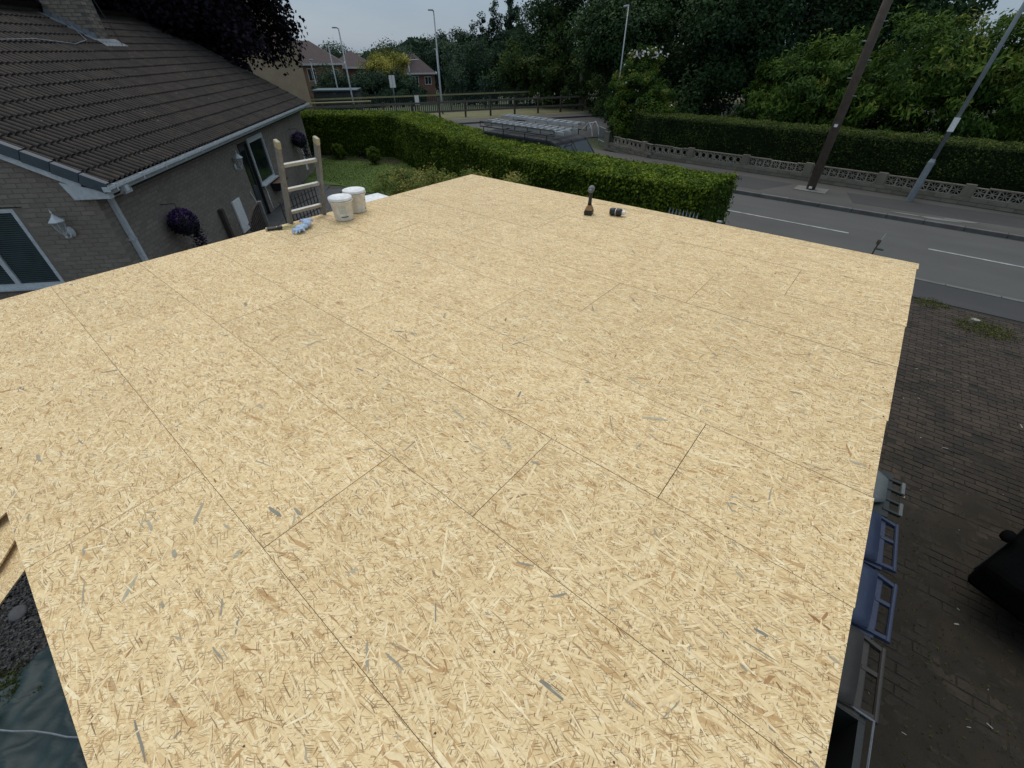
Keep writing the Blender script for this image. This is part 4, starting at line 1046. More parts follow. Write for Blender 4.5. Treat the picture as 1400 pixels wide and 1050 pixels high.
for j in range(NY-1):
    for i in range(NX-1): tf.append((j*NX+i, j*NX+i+1, (j+1)*NX+i+1, (j+1)*NX+i))
me = bpy.data.meshes.new('tarpaulin'); me.from_pydata(tv, [], tf); me.update()
o = link('tarpaulin', me, 'tarp', None, True); tag(o, 'creased dark green tarpaulin on the ground at the lower left', 'tarpaulin')
o = MB().tube([(-4.3+k*.12, -2.35+k*.085+.01*math.sin(k*1.7), .13) for k in range(12)], .006, 5).obj('cord', 'lead', None); tag(o, 'thin pale cord lying across the dark tarpaulin', 'cord')
o = MB().lathe([(.05, 0), (.13, .01), (.12, .10), (.05, .13)], 14).obj('orange_tub', 'orange', None, True); o.location = (-3.72, -1.98, .08); tag(o, 'orange tub on the tarpaulin at the bottom left corner', 'tub')

# ------------------------------------------------------------------ hedges
def hedge(name, front, back, h, label, mat, leaf, nper, topbias=.35, h2=None, group=None, sag=.05):
    """front/back: matching polylines; leaves on front, top, back and ends around a solid box core"""
    t = thing(name, label, 'hedge', (front[0][0], front[0][1], 0), 0, group)
    ox, oy = front[0]
    F = np.array(front, float); B = np.array(back, float); n = len(F)
    P = []; Nn = []; T = []
    core = MB()
    hs = np.linspace(h, h2 or h, n)
    for i in range(n-1):
        ins = .10
        def lerp(a, b, s): return a*(1-s)+b*s
        f0, f1 = lerp(F[i], B[i], ins/np.linalg.norm(B[i]-F[i])), lerp(F[i+1], B[i+1], ins/np.linalg.norm(B[i+1]-F[i+1]))
        b0, b1 = lerp(B[i], F[i], ins/np.linalg.norm(B[i]-F[i])), lerp(B[i+1], F[i+1], ins/np.linalg.norm(B[i+1]-F[i+1]))
        z0, z1 = hs[i]-.1, hs[i+1]-.1
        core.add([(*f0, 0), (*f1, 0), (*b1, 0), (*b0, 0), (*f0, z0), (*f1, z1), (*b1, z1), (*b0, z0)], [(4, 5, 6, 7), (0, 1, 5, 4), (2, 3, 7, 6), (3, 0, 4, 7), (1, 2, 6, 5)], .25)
        for A0, A1, side in ((F[i], F[i+1], 1), (B[i], B[i+1], -1)):
            L = np.linalg.norm(A1-A0); m = int(L*h*nper*(1 if side == 1 else .35))
            s = rng.random(m); z = rng.random(m)
            hh_ = lerp(hs[i], hs[i+1], s)
            nv = (F[i]+F[i+1]-B[i]-B[i+1]); nv = nv/np.linalg.norm(nv)*side
            p = A0+(A1-A0)*s[:, None]; d = rng.normal(size=m)*.035-.01
            x = p[:, 0]+nv[0]*d; y = p[:, 1]+nv[1]*d
            lump = np.array([mnoise.noise(Vector((a*1.4, b*1.4, c*1.4*h))) for a, b, c in zip(x, y, z)])
            x += nv[0]*lump*.09; y += nv[1]*lump*.09
            P.append(np.c_[x, y, z*hh_]); Nn.append(np.tile([nv[0], nv[1], .35], (m, 1)))
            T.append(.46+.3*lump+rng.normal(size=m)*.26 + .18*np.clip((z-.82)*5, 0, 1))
        m = int(np.linalg.norm(F[i+1]-F[i])*np.linalg.norm(B[i]-F[i])*nper*1.2)
        s = rng.random(m); q = rng.random(m)
        p = (F[i]*(1-s)[:, None]+F[i+1]*s[:, None])*(1-q)[:, None] + (B[i]*(1-s)[:, None]+B[i+1]*s[:, None])*q[:, None]
        lump = np.array([mnoise.noise(Vector((a*1.8, b*1.8, 5.))) for a, b in p])
        z = lerp(hs[i], hs[i+1], s) - sag*np.abs(2*q-1)**6 + lump*.05 + rng.normal(size=m)*.025
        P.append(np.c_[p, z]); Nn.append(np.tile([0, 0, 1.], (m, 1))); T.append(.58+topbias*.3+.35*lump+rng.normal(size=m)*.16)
    for e, o_ in ((0, 1), (n-1, n-2)):
        A0, A1 = F[e], B[e]; L = np.linalg.norm(A1-A0); m = int(L*h*nper)
        s = rng.random(m); z = rng.random(m); nv = F[e]-F[o_]; nv = nv/np.linalg.norm(nv)
        p = A0+(A1-A0)*s[:, None] + nv*(rng.normal(size=m)*.05)[:, None]
        P.append(np.c_[p, z*hs[e]]); Nn.append(np.tile([nv[0], nv[1], .3], (m, 1))); T.append(.42+rng.normal(size=m)*.2)
    P = np.concatenate(P); Nn = unit(np.concatenate(Nn)+rng.normal(size=(len(P), 3))*.55); T = np.concatenate(T)
    P[:, 0] -= ox; P[:, 1] -= oy
    quads('foliage', leafquads(P, Nn, leaf, leaf*.6), T, mat, t)
    core.v = [(v[0]-ox, v[1]-oy, v[2]) for v in core.v]
    core.obj('solid_core', mat, t, tint=True)  # solid box added inside to block see-through, tinted darker than the leaves
    return t
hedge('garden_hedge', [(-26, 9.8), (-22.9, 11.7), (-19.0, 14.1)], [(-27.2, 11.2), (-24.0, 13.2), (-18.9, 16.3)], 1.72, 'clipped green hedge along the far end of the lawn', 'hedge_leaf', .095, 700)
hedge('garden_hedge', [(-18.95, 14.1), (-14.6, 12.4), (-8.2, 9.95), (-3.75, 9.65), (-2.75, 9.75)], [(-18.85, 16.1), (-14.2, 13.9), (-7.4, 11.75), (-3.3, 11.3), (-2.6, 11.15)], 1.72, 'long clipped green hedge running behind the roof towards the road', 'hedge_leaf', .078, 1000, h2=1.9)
hedge('dark_hedge', [(14, 19.75), (3.7, 20.42), (-2.7, 20.98), (-9.2, 21.3), (-10.6, 22.1)], [(14, 21.4), (3.7, 22.0), (-2.6, 22.5), (-9.0, 23.0), (-10.0, 23.6)], 1.72, 'dark clipped hedge above the patterned screen wall', 'hedge_dark', .07, 900, topbias=.9)

# ------------------------------------------------------------------ patterned screen wall
sw = thing('screen_wall', 'low stone wall with patterned concrete screen blocks across the road', 'wall', (0, 0, 0))
WL = [(-11.7, 22.1), (-9.2, 21.08), (-2.7, 20.74), (3.7, 20.17), (14, 19.5)]
WLn = np.array(WL); seglen = np.r_[0, np.cumsum(np.linalg.norm(np.diff(WLn, axis=0), axis=1))]
def wl(s):
    i = min(max(np.searchsorted(seglen, s)-1, 0), len(WL)-2); f = (s-seglen[i])/(seglen[i+1]-seglen[i]); p = WLn[i]*(1-f)+WLn[i+1]*f
    d = WLn[i+1]-WLn[i]; return p, math.atan2(d[1], d[0])
lw = MB()
for i in range(len(WL)-1):
    p, a = wl(seglen[i]+.001); L = seglen[i+1]-seglen[i]
    lw.box(0, L, -.06, .14, 0, .345, Matrix.Translation((p[0], p[1], 0)) @ Matrix.Rotation(a, 4, 'Z'))
lwo = lw.obj('lower_wall', 'mortar_grey', sw)
sb = MB().box(0, .43, -.022, -.0, 0, .098).mesh('stone'); sb.materials.append(MATS['wall_stone'])
s = .02; k = 0
tot = seglen[-1]
for j in range(3):
    s = .02 + (.22 if j % 2 else 0)
    while s < min(tot-.5, 21):
        p, a = wl(s+.2)
        if k < 160:
            o = bpy.data.objects.new('stone', sb); COL.objects.link(o); o.parent = lwo
            p, a = wl(s)
            off = -.06
            o.location = (p[0]-math.sin(a)*off, p[1]+math.cos(a)*off, .012+j*.112); o.rotation_euler = (0, 0, a); o.scale = (1, rng.uniform(.6, 1.3), 1); k += 1
        s += .445
# screen block patterns: star (leaf) and ring
def star_block():
    mb = MB(); w_ = .29; d = .04; f = .022
    mb.box(0, w_, -d, d, 0, f); mb.box(0, w_, -d, d, w_-f, w_); mb.box(0, f, -d, d, f, w_-f); mb.box(w_-f, w_, -d, d, f, w_-f)
    for a in (0, 45, 90, 135):
        L = w_/2-f if a % 90 == 0 else (w_/2-f)*1.38
        M = Matrix.Translation((w_/2, 0, w_/2)) @ Matrix.Rotation(R(a), 4, 'Y')
        mb.box(-L, L, -d*.6, d*.6, -.009, .009, M)
    return mb.mesh('screen_block')
def ring_block():
    mb = MB(); w_ = .29; d = .04; f = .02
    mb.box(0, w_, -d, d, 0, f); mb.box(0, w_, -d, d, w_-f, w_); mb.box(0, f, -d, d, f, w_-f); mb.box(w_-f, w_, -d, d, f, w_-f)
    n = 10; vs = []; fs = []
    for k in range(n):
        a = 2*math.pi*k/n
        for r, y in ((.118, -d*.8), (.09, -d*.8), (.09, d*.8), (.118, d*.8)): vs.append((w_/2+r*math.cos(a), y, w_/2+r*math.sin(a)))
    for k in range(n):
        b = (k+1) % n
        for q in range(4): fs.append((k*4+q, k*4+(q+1) % 4, b*4+(q+1) % 4, b*4+q))
    mb.add(vs, fs); return mb.mesh('screen_block')
sm, rm = star_block(), ring_block(); sm.materials.append(MATS['screen_concrete']); rm.materials.append(MATS['screen_concrete'])
s = .3; cnt = 0
pm = MB().box(0, .27, -.075, .075, 0, .36).mesh('pier'); pm.materials.append(MATS['wall_stone'])
cm = MB().box(-.01, .44, -.07, .07, 0, .02).mesh('coping'); cm.materials.append(MATS['wall_stone'])
while s < min(tot-.4, 25):
    p, a = wl(s); off = .04
    pos = (p[0]-math.sin(a)*off, p[1]+math.cos(a)*off, .348)
    if cnt % 8 == 7:
        o = bpy.data.objects.new('pier', pm); step = .28
    else:
        o = bpy.data.objects.new('screen_block', rm if s < 7.0 else sm); step = .292
    COL.objects.link(o); o.parent = sw; o.location = pos; o.rotation_euler = (0, 0, a)
    s += step; cnt += 1
s = .3
while s < min(tot-.5, 25):
    if rng.random() > .12:
        p, a = wl(s); o = bpy.data.objects.new('coping', cm); COL.objects.link(o); o.parent = sw
        o.location = (p[0]-math.sin(a)*.04, p[1]+math.cos(a)*.04, .642+(.07 if rng.random() < .0 else 0)); o.rotation_euler = (0, 0, a)
    s += .46
o = MB().box(-.13, .13, -.13, .13, 0, .75).box(-.15, .15, -.15, .15, .752, .80).obj('end_pier', 'wall_stone', sw); o.location = (-11.9, 22.25, 0)
# low rail gate at the wall's end
t = thing('garden_gate', 'small pale metal gate at the far end of the patterned wall', 'gate', (-12.9, 23.1, 0), R(-40))
MB().tube([(0, 0, 0), (0, 0, .9)], .03, 6).tube([(.9, 0, 0), (.9, 0, .9)], .03, 6).tube([(0, 0, .85), (.9, 0, .85)], .02, 6).tube([(0, 0, .25), (.9, 0, .25)], .02, 6).obj('frame', 'galv', t)
for k in range(7): MB().tube([(.1+k*.115, 0, .25), (.1+k*.115, 0, .85)], .01, 5).obj('bar', 'galv', t)

# ------------------------------------------------------------------ poles and lamps
def vpole(loc, h, r0, r1, name, label, cat, mat, group=None, tilt=(0, 0)):
    t = thing(name, label, cat, loc, 0, group)
    t.rotation_euler = (tilt[0], tilt[1], 0)
    MB().tube([(0, 0, -.1), (0, 0, h*.5), (0, 0, h)], [r0, (r0+r1)/2, r1], 12).obj('pole', mat, t, True)
    return t
t = vpole((-1.98, 19.38, .11), 8.6, .145, .105, 'telegraph_pole', 'brown wooden telegraph pole on the far pavement', 'telegraph pole', 'pole_wood')
MB().box(-.05, .05, -.165, -.14, 1.95, 2.03).obj('number_plate', 'white_plastic', t)
for k in range(5): MB().tube([(-.1 if k % 2 else .1, -.05, 2.8+k*.45), (-.22 if k % 2 else .22, -.1, 2.8+k*.45)], .011, 5).obj('step_bolt', 'galv', t)
MB().box(-.05, .05, -.17, -.145, .06, .12).obj('base_tag', 'white_plastic', t)
t = thing('lamp_column', 'pale grey metal lamp column on the far pavement near the right edge', 'street lamp', (.87, 19.85, .11), 0)
t.rotation_euler = (0, R(1.4), 0)
MB().tube([(0, 0, -.1), (0, 0, 1.15), (0, 0, 1.25)], [.095, .095, .06], 12).obj('base_door', 'lamp_grey', t)
MB().tube([(0, 0, 1.25), (0, 0, 4), (0, 0, 7.6)], [.06, .055, .042], 12).obj('column', 'lamp_grey', t, True)
MB().tube([(0, 0, 7.55), (0, -.4, 7.75), (0, -1.0, 7.8)], .03, 8).obj('arm', 'lamp_grey', t)
MB().add([(-.1, -1.0, 7.74), (.1, -1.0, 7.74), (.13, -1.6, 7.74), (-.13, -1.6, 7.74), (-.07, -1.0, 7.86), (.07, -1.0, 7.86), (.08, -1.5, 7.84), (-.08, -1.5, 7.84)], [(0, 3, 2, 1), (4, 5, 6, 7), (0, 1, 5, 4), (1, 2, 6, 5), (2, 3, 7, 6), (3, 0, 4, 7)]).obj('lamp_head', 'lamp_grey', t)
MB().box(-.075, .075, -.085, -.06, 2.0, 2.36).obj('notice_plate', 'white_plastic', t)
def streetlamp(x, y, h, label, armdir=(1, 0), armlen=.6, r=.07, z=None):
    t = thing('street_lamp', label, 'street lamp', (x, y, float(gh(x, y)) if z is None else z), 0, 'street lamps along the main road')
    MB().tube([(0, 0, -.1), (0, 0, h*.2), (0, 0, h*.21), (0, 0, h)], [r, r, r*.7, r*.5], 8).obj('column', 'galv', t, True)
    a = Vector((armdir[0], armdir[1], 0)).normalized()
    MB().tube([(0, 0, h-.05), a*armlen*.4+Vector((0, 0, h+.03)), a*armlen+Vector((0, 0, h+.05))], r*.5, 6).obj('arm', 'galv', t)
    u = Vector((-a.y, a.x, 0))
    c = a*(armlen+.12)+Vector((0, 0, h+.05))
    M = Matrix(((a.x, u.x, 0, c.x), (a.y, u.y, 0, c.y), (0, 0, 1, c.z), (0, 0, 0, 1)))
    MB().box(-.17, .17, -.09, .09, -.045, .045, M).obj('lamp_head', 'galv', t, bevel=.03)
    return t
streetlamp(-29.4, 27.1, 6.25, 'tall pale street lamp standing alone in front of the wood', (-.4, -.9), .1, .085, -.05)
streetlamp(-35.2, 22.95, 5.3, 'street lamp with short arm, tallest left of the bus stop sign', (-.75, -.66), .15, .09, .0)
streetlamp(-40.8, 25.3, 4.4, 'shorter street lamp between the red roofs, its arm pointing right', (.5, .8), .35, .08, 0)
streetlamp(-52.1, 29.8, 4.2, 'slim white lamp post in front of the nearest red brick house', (.1, .1), .02, .09, -1.0)
streetlamp(-46.3, 38.2, 3.7, 'small street lamp with long arm right of the yellow tree', (.5, .8), .9, .08, -.6)
streetlamp(-58.9, 54.1, 5.6, 'distant street lamp just above the yellow tree', (-.6, .1), .2, .1, -1.6)
streetlamp(-12.9, 24.6, 5.65, 'street lamp rising out of the trees above the white flowering shrub', (-.8, .6), .12, .055, 0)
# bus stop sign
t = thing('bus_stop_sign', 'white rectangular sign on a grey post beyond the hedge', 'sign', (-33.3, 25.6, 0), R(53))
MB().tube([(0, 0, 0), (0, 0, 2.5)], .035, 8).obj('post', 'galv', t); MB().box(-.22, .22, -.03, .0, 1.7, 2.5).obj('sign_panel', 'white_plastic', t)
t = thing('notice_board', 'small white notice on a post by the green fence', 'sign', (-30.7, 25.7, 0), R(53))
MB().tube([(0, 0, 0), (0, 0, 1.35)], .05, 8).obj('post', 'dark_timber', t); MB().box(-.16, .16, -.05, -.02, .7, 1.3).obj('sign_panel', 'white_plastic', t)

# ------------------------------------------------------------------ fences along the main road
rfc = thing('rail_fence', 'weathered post and rail fence along the grass verge', 'fence', (0, 0, 0))
pmh = MB().box(-.06, .06, -.06, .06, 0, 1.12).mesh('post'); pmh.materials.append(MATS['dark_timber'])
rmh = MB().box(0, 1.99, -.07, -.03, -.06, .06).mesh('rail'); rmh.materials.append(MATS['rail_wood'])
ang = math.atan2(U[1], U[0])
for k in range(-9, 18):
    x, y = mr_(k*2.0+.9, 3.35)
    o = bpy.data.objects.new('post', pmh); COL.objects.link(o); o.parent = rfc; o.location = (x, y, .06); o.rotation_euler = (0, 0, ang)
    for z in (.98, .42):
        o = bpy.data.objects.new('rail', rmh); COL.objects.link(o); o.parent = rfc; o.location = (x, y, z+.06); o.rotation_euler = (0, 0, ang)
gfc = thing('green_fence', 'dark green palisade fence topped by a yellow rail before the wood', 'fence', (0, 0, 0))
gp = MB().box(-.05, .05, -.05, .05, 0, 1.5).mesh('post'); gp.materials.append(MATS['green_metal'])
yp = MB().box(0, 2.98, -.06, -.02, -.05, .05).mesh('rail'); yp.materials.append(MATS['yellow_rail'])
pales = MB()
for k in range(-11, 14):
    x, y = mr_(k*3.0, 8.0+(.0)); zz = float(gh(x, y))
    o = bpy.data.objects.new('post', gp); COL.objects.link(o); o.parent = gfc; o.location = (x, y, zz); o.rotation_euler = (0, 0, ang)
    o = bpy.data.objects.new('rail', yp); COL.objects.link(o); o.parent = gfc; o.location = (x, y, zz+1.15); o.rotation_euler = (0, 0, ang)
    for q in range(18): pales.box(q*.166-.03, q*.166+.03, .0, .02, .05, 1.35, Matrix.Translation((x, y, zz)) @ Matrix.Rotation(ang, 4, 'Z'))
o = pales.obj('pales', 'green_metal', gfc); o['kind'] = 'stuff'
g2 = thing('footpath_railing', 'pale yellow double railing beyond the hedge at the left', 'railing', (0, 0, 0))
for z in (1.05, .75):
    MB().tube([(*mr_(-22, 7.2), z), (*mr_(-3.6, 6.2), z)], .045, 6).obj('rail', 'yellow_rail', g2)
for k in range(8):
    a = mr_(-22+k*2.6, 7.2-k*.14); MB().tube([(a[0], a[1], 0), (a[0], a[1], 1.05)], .03, 6).obj('post', 'green_metal', g2)

# ------------------------------------------------------------------ van with roof rack
VX, VY = -11.55, 12.15
t = thing('van', 'dark grey van with ladders on its roof rack parked behind the hedge', 'van', (VX, VY, 0), R(-4))
sd_ = [(0, .35), (-.02, 1.2), (.06, 1.85), (.25, 1.93), (3.1, 1.93), (3.35, 1.88), (3.95, 1.15), (4.5, .98), (4.57, .45), (4.55, .35)]
def vanbody():
    mb = MB(); n = len(sd_); tuck = lambda z: .14*max(0, (z-1.0))/.93
    vs = [(x, 0+tuck(z), z) for x, z in sd_] + [(x, 1.9-tuck(z), z) for x, z in sd_]
    mb.add(vs, [tuple(range(n)), tuple(range(n, 2*n))[::-1]] + [(i, n+i, n+(i+1) % n, (i+1) % n) for i in range(n)]); return mb
vanbody().obj('body', 'van_grey', t, bevel=.05)
MB().add([(3.42, .26, 1.80), (3.42, 1.64, 1.80), (3.93, 1.72, 1.18), (3.93, .18, 1.18)], [(0, 3, 2, 1)]).obj('windscreen', 'windscreen', t)
t.children[-1].location = (.015, 0, .015)
MB().tube([(3.98, .6, 1.20), (3.70, .9, 1.55)], .014, 5).obj('wiper', 'rubber', t)
MB().tube([(3.98, 1.2, 1.20), (3.70, 1.45, 1.55)], .014, 5).obj('wiper', 'rubber', t)
for yy_ in (.10, .92, 1.76): MB().tube([(3.36, .95+(yy_-.95)*.86, 1.87), (3.97, yy_, 1.16)], .03, 6).obj('screen_pillar', 'black_plastic', t)
MB().add([(2.6, .045, 1.22), (3.35, .045, 1.22), (3.1, .125, 1.78), (2.6, .125, 1.78)], [(0, 1, 2, 3)]).obj('side_window', 'dark_glass', t)
[c for c in t.children if c.name.startswith('side_window')][0].location = (0, -.03, 0)
MB().box(3.2, 3.32, -.22, -.02, 1.15, 1.35).obj('door_mirror', 'black_plastic', t, bevel=.02)
MB().box(3.2, 3.32, 1.92, 2.12, 1.15, 1.35).obj('door_mirror', 'black_plastic', t, bevel=.02)
for x in (.85, 3.75):
    for y in (.12, 1.78): MB().lathe([(.2, -.1), (.31, -.1), (.33, -.05), (.33, .05), (.31, .1), (.2, .1)], 20, Matrix.Translation((x, y, .33)) @ Matrix.Rotation(R(90), 4, 'X')).obj('wheel', 'rubber', t)
rk = MB()
for x in (.2, 1.15, 2.1, 3.0): rk.tube([(x, .12, 1.9), (x, .14, 2.06), (x, 1.76, 2.06), (x, 1.78, 1.9)], .018, 6)
for y in (.12, 1.78): rk.tube([(.05, y, 2.06), (3.3, y, 2.06)], .02, 6).tube([(.05, y, 2.2), (3.3, y, 2.2)], .018, 6)
for x in np.arange(.05, 3.4, .54):
    for y in (.12, 1.78): rk.tube([(x, y, 2.05), (x, y, 2.2)], .012, 5)
rk.obj('roof_rack', 'black_plastic', t)
def rladder(y, L, x0, z, label):
    l = thing('roof_ladder', label, 'ladder', (VX, VY, 0), R(-4), 'aluminium ladders on the van')
    for q in (0, .36): MB().box(x0, x0+L, y+q, y+q+.035, z, z+.075).obj('stile', 'rack_metal', l)
    for k in range(int(L/.27)): MB().box(x0+.12+k*.27, x0+.17+k*.27, y+.046, y+.358, z+.03, z+.07).obj('rung', 'rack_metal', l)
    return l
rladder(.62, 3.6, -.1, 2.12, 'aluminium ladder lying on the far side of the van roof rack')
rladder(1.05, 3.3, .15, 2.24, 'aluminium ladder lying on top across the van rack')
rladder(.18, 3.4, .2, 2.10, 'aluminium ladder nearest the hedge on the van rack')
l = thing('roof_hoop', 'two pale curved ladder hooks rising at the front of the van rack', 'ladder hooks', (VX, VY, 0), R(-4))
for q in (1.25, 1.6): MB().tube([(3.5, q, 2.12), (3.75, q, 2.35), (3.85, q, 2.2), (3.9, q, 2.0)], .018, 6).obj('hook', 'rack_metal', l)
MB().tube([(3.75, 1.25, 2.33), (3.75, 1.6, 2.33)], .014, 6).obj('cross_bar', 'rack_metal', l)
# iron railing and black bin at the hedge end
t = thing('iron_railing', 'low dark railing with pale pointed tops at the hedge end', 'railing', (-3.36, 9.45, 0), R(2))
for k in range(9):
    MB().tube([(k*.075, 0, 0), (k*.075, 0, 1.28), (k*.075, 0, 1.33), (k*.075, 0, 1.45)], [.012, .012, .02, .003], 6).obj('bar', 'galv' , t)
MB().box(-.03, .64, -.015, .015, 1.17, 1.20).box(-.03, .64, -.015, .015, .2, .24).obj('rail', 'black_plastic', t)
t = thing('metal_gate', 'dark framed metal gate beside the railing at the hedge end', 'gate', (-2.74, 9.42, 0), R(5)); t.scale = (.72, 1, 1.12)
MB().tube([(0, 0, 0), (0, 0, 1.15), (.2, 0, 1.2), (.5, 0, 1.15), (.5, 0, 0)], .022, 6).obj('frame', 'black_plastic', t)
MB().box(.56, .68, -.06, .06, 0, 1.22).obj('gate_post', 'lamp_grey', t)
for k in range(3): MB().tube([(.12+k*.13, 0, .1), (.12+k*.13, 0, 1.17)], .012, 6).obj('bar', 'galv', t)

# ------------------------------------------------------------------ trees and shrubs
def crown(blobs, clumps, per, cr_, leaf, mat, parent, wd=.6, up=.5, name='crown', flat=.75, tcl=.28, droop=None, inner=.25):
    P = []; Nn = []; T = []
    vol = np.array([b[3]*b[4]+b[4]*b[5]+b[3]*b[5] for b in blobs]); vol = vol/vol.sum()
    for b, f in zip(blobs, vol):
        k = max(3, int(clumps*f)); c = np.array(b[:3]); r = np.array(b[3:6])
        d = unit(rng.normal(size=(k, 3)))
        rr = np.where(rng.random(k) < inner, rng.uniform(.3, .8, k), rng.uniform(.82, 1.05, k))
        ctr = c + d*r*rr[:, None]
        tc_ = rng.normal(size=k)*tcl
        sz = cr_*rng.uniform(.6, 1.35, k)
        idx = np.repeat(np.arange(k), per); m = len(idx)
        q = rng.normal(size=(m, 3))*np.array([1, 1, flat])
        q = q*np.minimum(1, 1.6/np.maximum(np.linalg.norm(q, axis=1), 1e-6))[:, None]
        P.append(ctr[idx] + q*sz[idx][:, None]*.62)
        Nn.append(d[idx]*.7 + np.array([0, 0, up]) + rng.normal(size=(m, 3))*.55)
        T.append(.48 + tc_[idx] + .12*q[:, 2] + rng.normal(size=m)*.13)
    P = np.concatenate(P); Nn = unit(np.concatenate(Nn)); T = np.concatenate(T)
    keep = P[:, 2] > .05; P, Nn, T = P[keep], Nn[keep], T[keep]
    return quads(name, leafquads(P, Nn, leaf, leaf*wd, droop), T, mat, parent)
def trunk(h, r, parent, mat='bark', limbs=5, spread=2., name='trunk'):
    mb = MB(); mb.tube([(0, 0, -.2), (rng.normal()*.08, rng.normal()*.08, h*.4), (rng.normal()*.15, rng.normal()*.15, h*.75), (rng.normal()*.2, rng.normal()*.2, h)], [r*1.25, r*.85, r*.55, r*.15], 9)
    for k in range(limbs):
        a = k*2.4+rng.random(); z = h*rng.uniform(.3, .75); s_ = spread*rng.uniform(.6, 1)
        mb.tube([(0, 0, z), (math.cos(a)*s_*.4, math.sin(a)*s_*.4, z+s_*.45), (math.cos(a)*s_, math.sin(a)*s_, z+s_*.8)], [r*.4, r*.28, r*.08], 6)
    return mb.obj(name, mat, parent, True)
def tree(name, label, x, y, h, rad, mat, clumps=90, per=110, leaf=.30, cat='tree', group=None, low=.12, tmat='bark', cr_=None, conical=False, z=None):
    t = thing(name, label, cat, (x, y, float(gh(x, y)) if z is None else z), rng.uniform(0, 6), group)
    trunk(h*.8, max(.12, h*.022), t, tmat, spread=rad*.7)
    bl_ = []
    z0 = h*low
    if conical:
        for k in range(5):
            f = k/4; bl_.append((rng.normal()*.1*rad, rng.normal()*.1*rad, z0+(h-z0)*(.12+.78*f), rad*(1-.72*f), rad*(1-.72*f), (h-z0)*.17))
    else:
        n_ = 7
        for k in range(n_):
            f = rng.uniform(.2, .82) if k else .75
            a = k*2.4; d = rad*.45*(1 if k else 0)*rng.uniform(.6, 1.1)
            bl_.append((math.cos(a)*d, math.sin(a)*d, z0+(h-z0)*f, rad*rng.uniform(.45, .68), rad*rng.uniform(.45, .68), (h-z0)*rng.uniform(.2, .30)))
    crown(bl_, clumps, per, cr_ or rad*.24, leaf, mat, t)
    return t
# copper beech behind the cottage
t = thing('copper_beech', 'huge dark purple leaved tree rising behind the cottage roof', 'tree', (-25.0, 7.6, 0))
trunk(7, .35, t, spread=3)
crown([(-1, -2.5, 7.2, 3.6, 3.6, 3.2), (2.3, 1.8, 5.6, 2.7, 2.6, 2.5), (1.2, .6, 5.4, 2.6, 2.6, 2.3), (-1.2, -1.8, 5.6, 3, 3, 2.2), (0, .5, 8.5, 4.0, 3.6, 3.0), (-3.5, -4.0, 6.5, 3, 3, 2.5), (2.0, .5, 7.4, 2.8, 2.8, 2.3), (-1, -1, 6.2, 3.4, 3.4, 1.8)], 780, 270, .72, .165, 'beech_leaf', t, wd=.75, inner=.42, tcl=.2)
G = 'trees of the dense wood beyond the road'
woods = [(-27.5, 40.5, 10.5, 4.4), (-23, 41, 14, 4.8), (-17.5, 37, 13.5, 5.0), (-12, 33.5, 13, 5.2), (-6.5, 33, 12.5, 5.0), (-4.8, 37, 12, 4.4), (5.5, 35.5, 5.0, 3.2), (-9, 28.5, 7.2, 3.6), (-14.2, 27.6, 6.2, 3.0), (12.5, 33, 5.6, 3.2), (-30.5, 42.5, 9.2, 4.0), (-19, 43, 15, 5), (-6, 42, 15.5, 5.5), (-16, 48, 15, 6), (-3, 47, 15, 5)]
wl_ = ['leftmost broad dark tree of the wood, behind the green fence', 'tall dark tree at the middle of the wood behind the birches', 'dark tree behind the white flowering shrub', 'tall dark tree in the middle above the wall end',
       'broad dark tree left of the telegraph pole', 'dark tree directly behind the telegraph pole top', 'dark tree between telegraph pole and lamp column, above the laurel', 'lower dark green tree behind the long dark hedge', 'low dark tree just behind the white flowering shrub',
       'dark tree at the right edge behind the lamp column', 'dark tree at the wood edge beside the poplars', 'tallest rear tree above the birches', 'tallest rear tree above the dark hedge', 'rear dark tree seen through gaps behind the shrub lamp', 'rear dark tree above the telegraph pole']
for (x, y, h, r_), lb in zip(woods, wl_):
    tree('broadleaf_tree', lb, x, y, h, r_, 'tree_leaf', 190 if y < 40 else 120, 190 if y < 40 else 140, .19 if y < 36 else .24, group=G, low=.05)
for (x, y, h, r_), lb in zip([(-22.3, 36.3, 7.8, 1.7), (-19.0, 34.4, 7.2, 1.6), (-25.6, 37.6, 6.6, 1.7), (-16.6, 32.4, 6.0, 1.5)],
                            ['light green birch with a slim pale trunk in front of the wood', 'light green birch right of the slim pale trunked one', 'light green birch nearest the tall alone lamp', 'small light green birch next to the flowering shrub']):
    tree('birch_tree', lb, x, y, h, r_, 'birch_leaf', 70, 90, .2, group='birches in front of the wood', conical=True, tmat='birch_bark', low=.05)
for (x, y, h, r_), lb in zip([(-42.2, 42.6, 7.0, .8), (-40.9, 42.9, 7.9, .85), (-39.6, 43.3, 8.3, .9), (-38.2, 43.7, 9.3, 1.0), (-36.6, 44.3, 11.2, 1.3)],
                            ['leftmost and shortest of the five pointed poplars', 'second pointed poplar from the left', 'middle pointed poplar of the five', 'fourth pointed poplar from the left', 'rightmost and tallest pointed poplar']):
    t = thing('poplar_tree', lb, 'tree', (x, y, -1.4), 0, 'pointed poplars at the left end of the wood')
    trunk(h*.8, .15, t, spread=.6)
    crown([(0, 0, h*.35, r_*1.05, r_*1.05, h*.25), (0, 0, h*.6, r_, r_, h*.25), (0, 0, h*.8, r_*.45, r_*.45, h*.22)], 80, 90, .36, .22, 'tree_far_leaf', t)
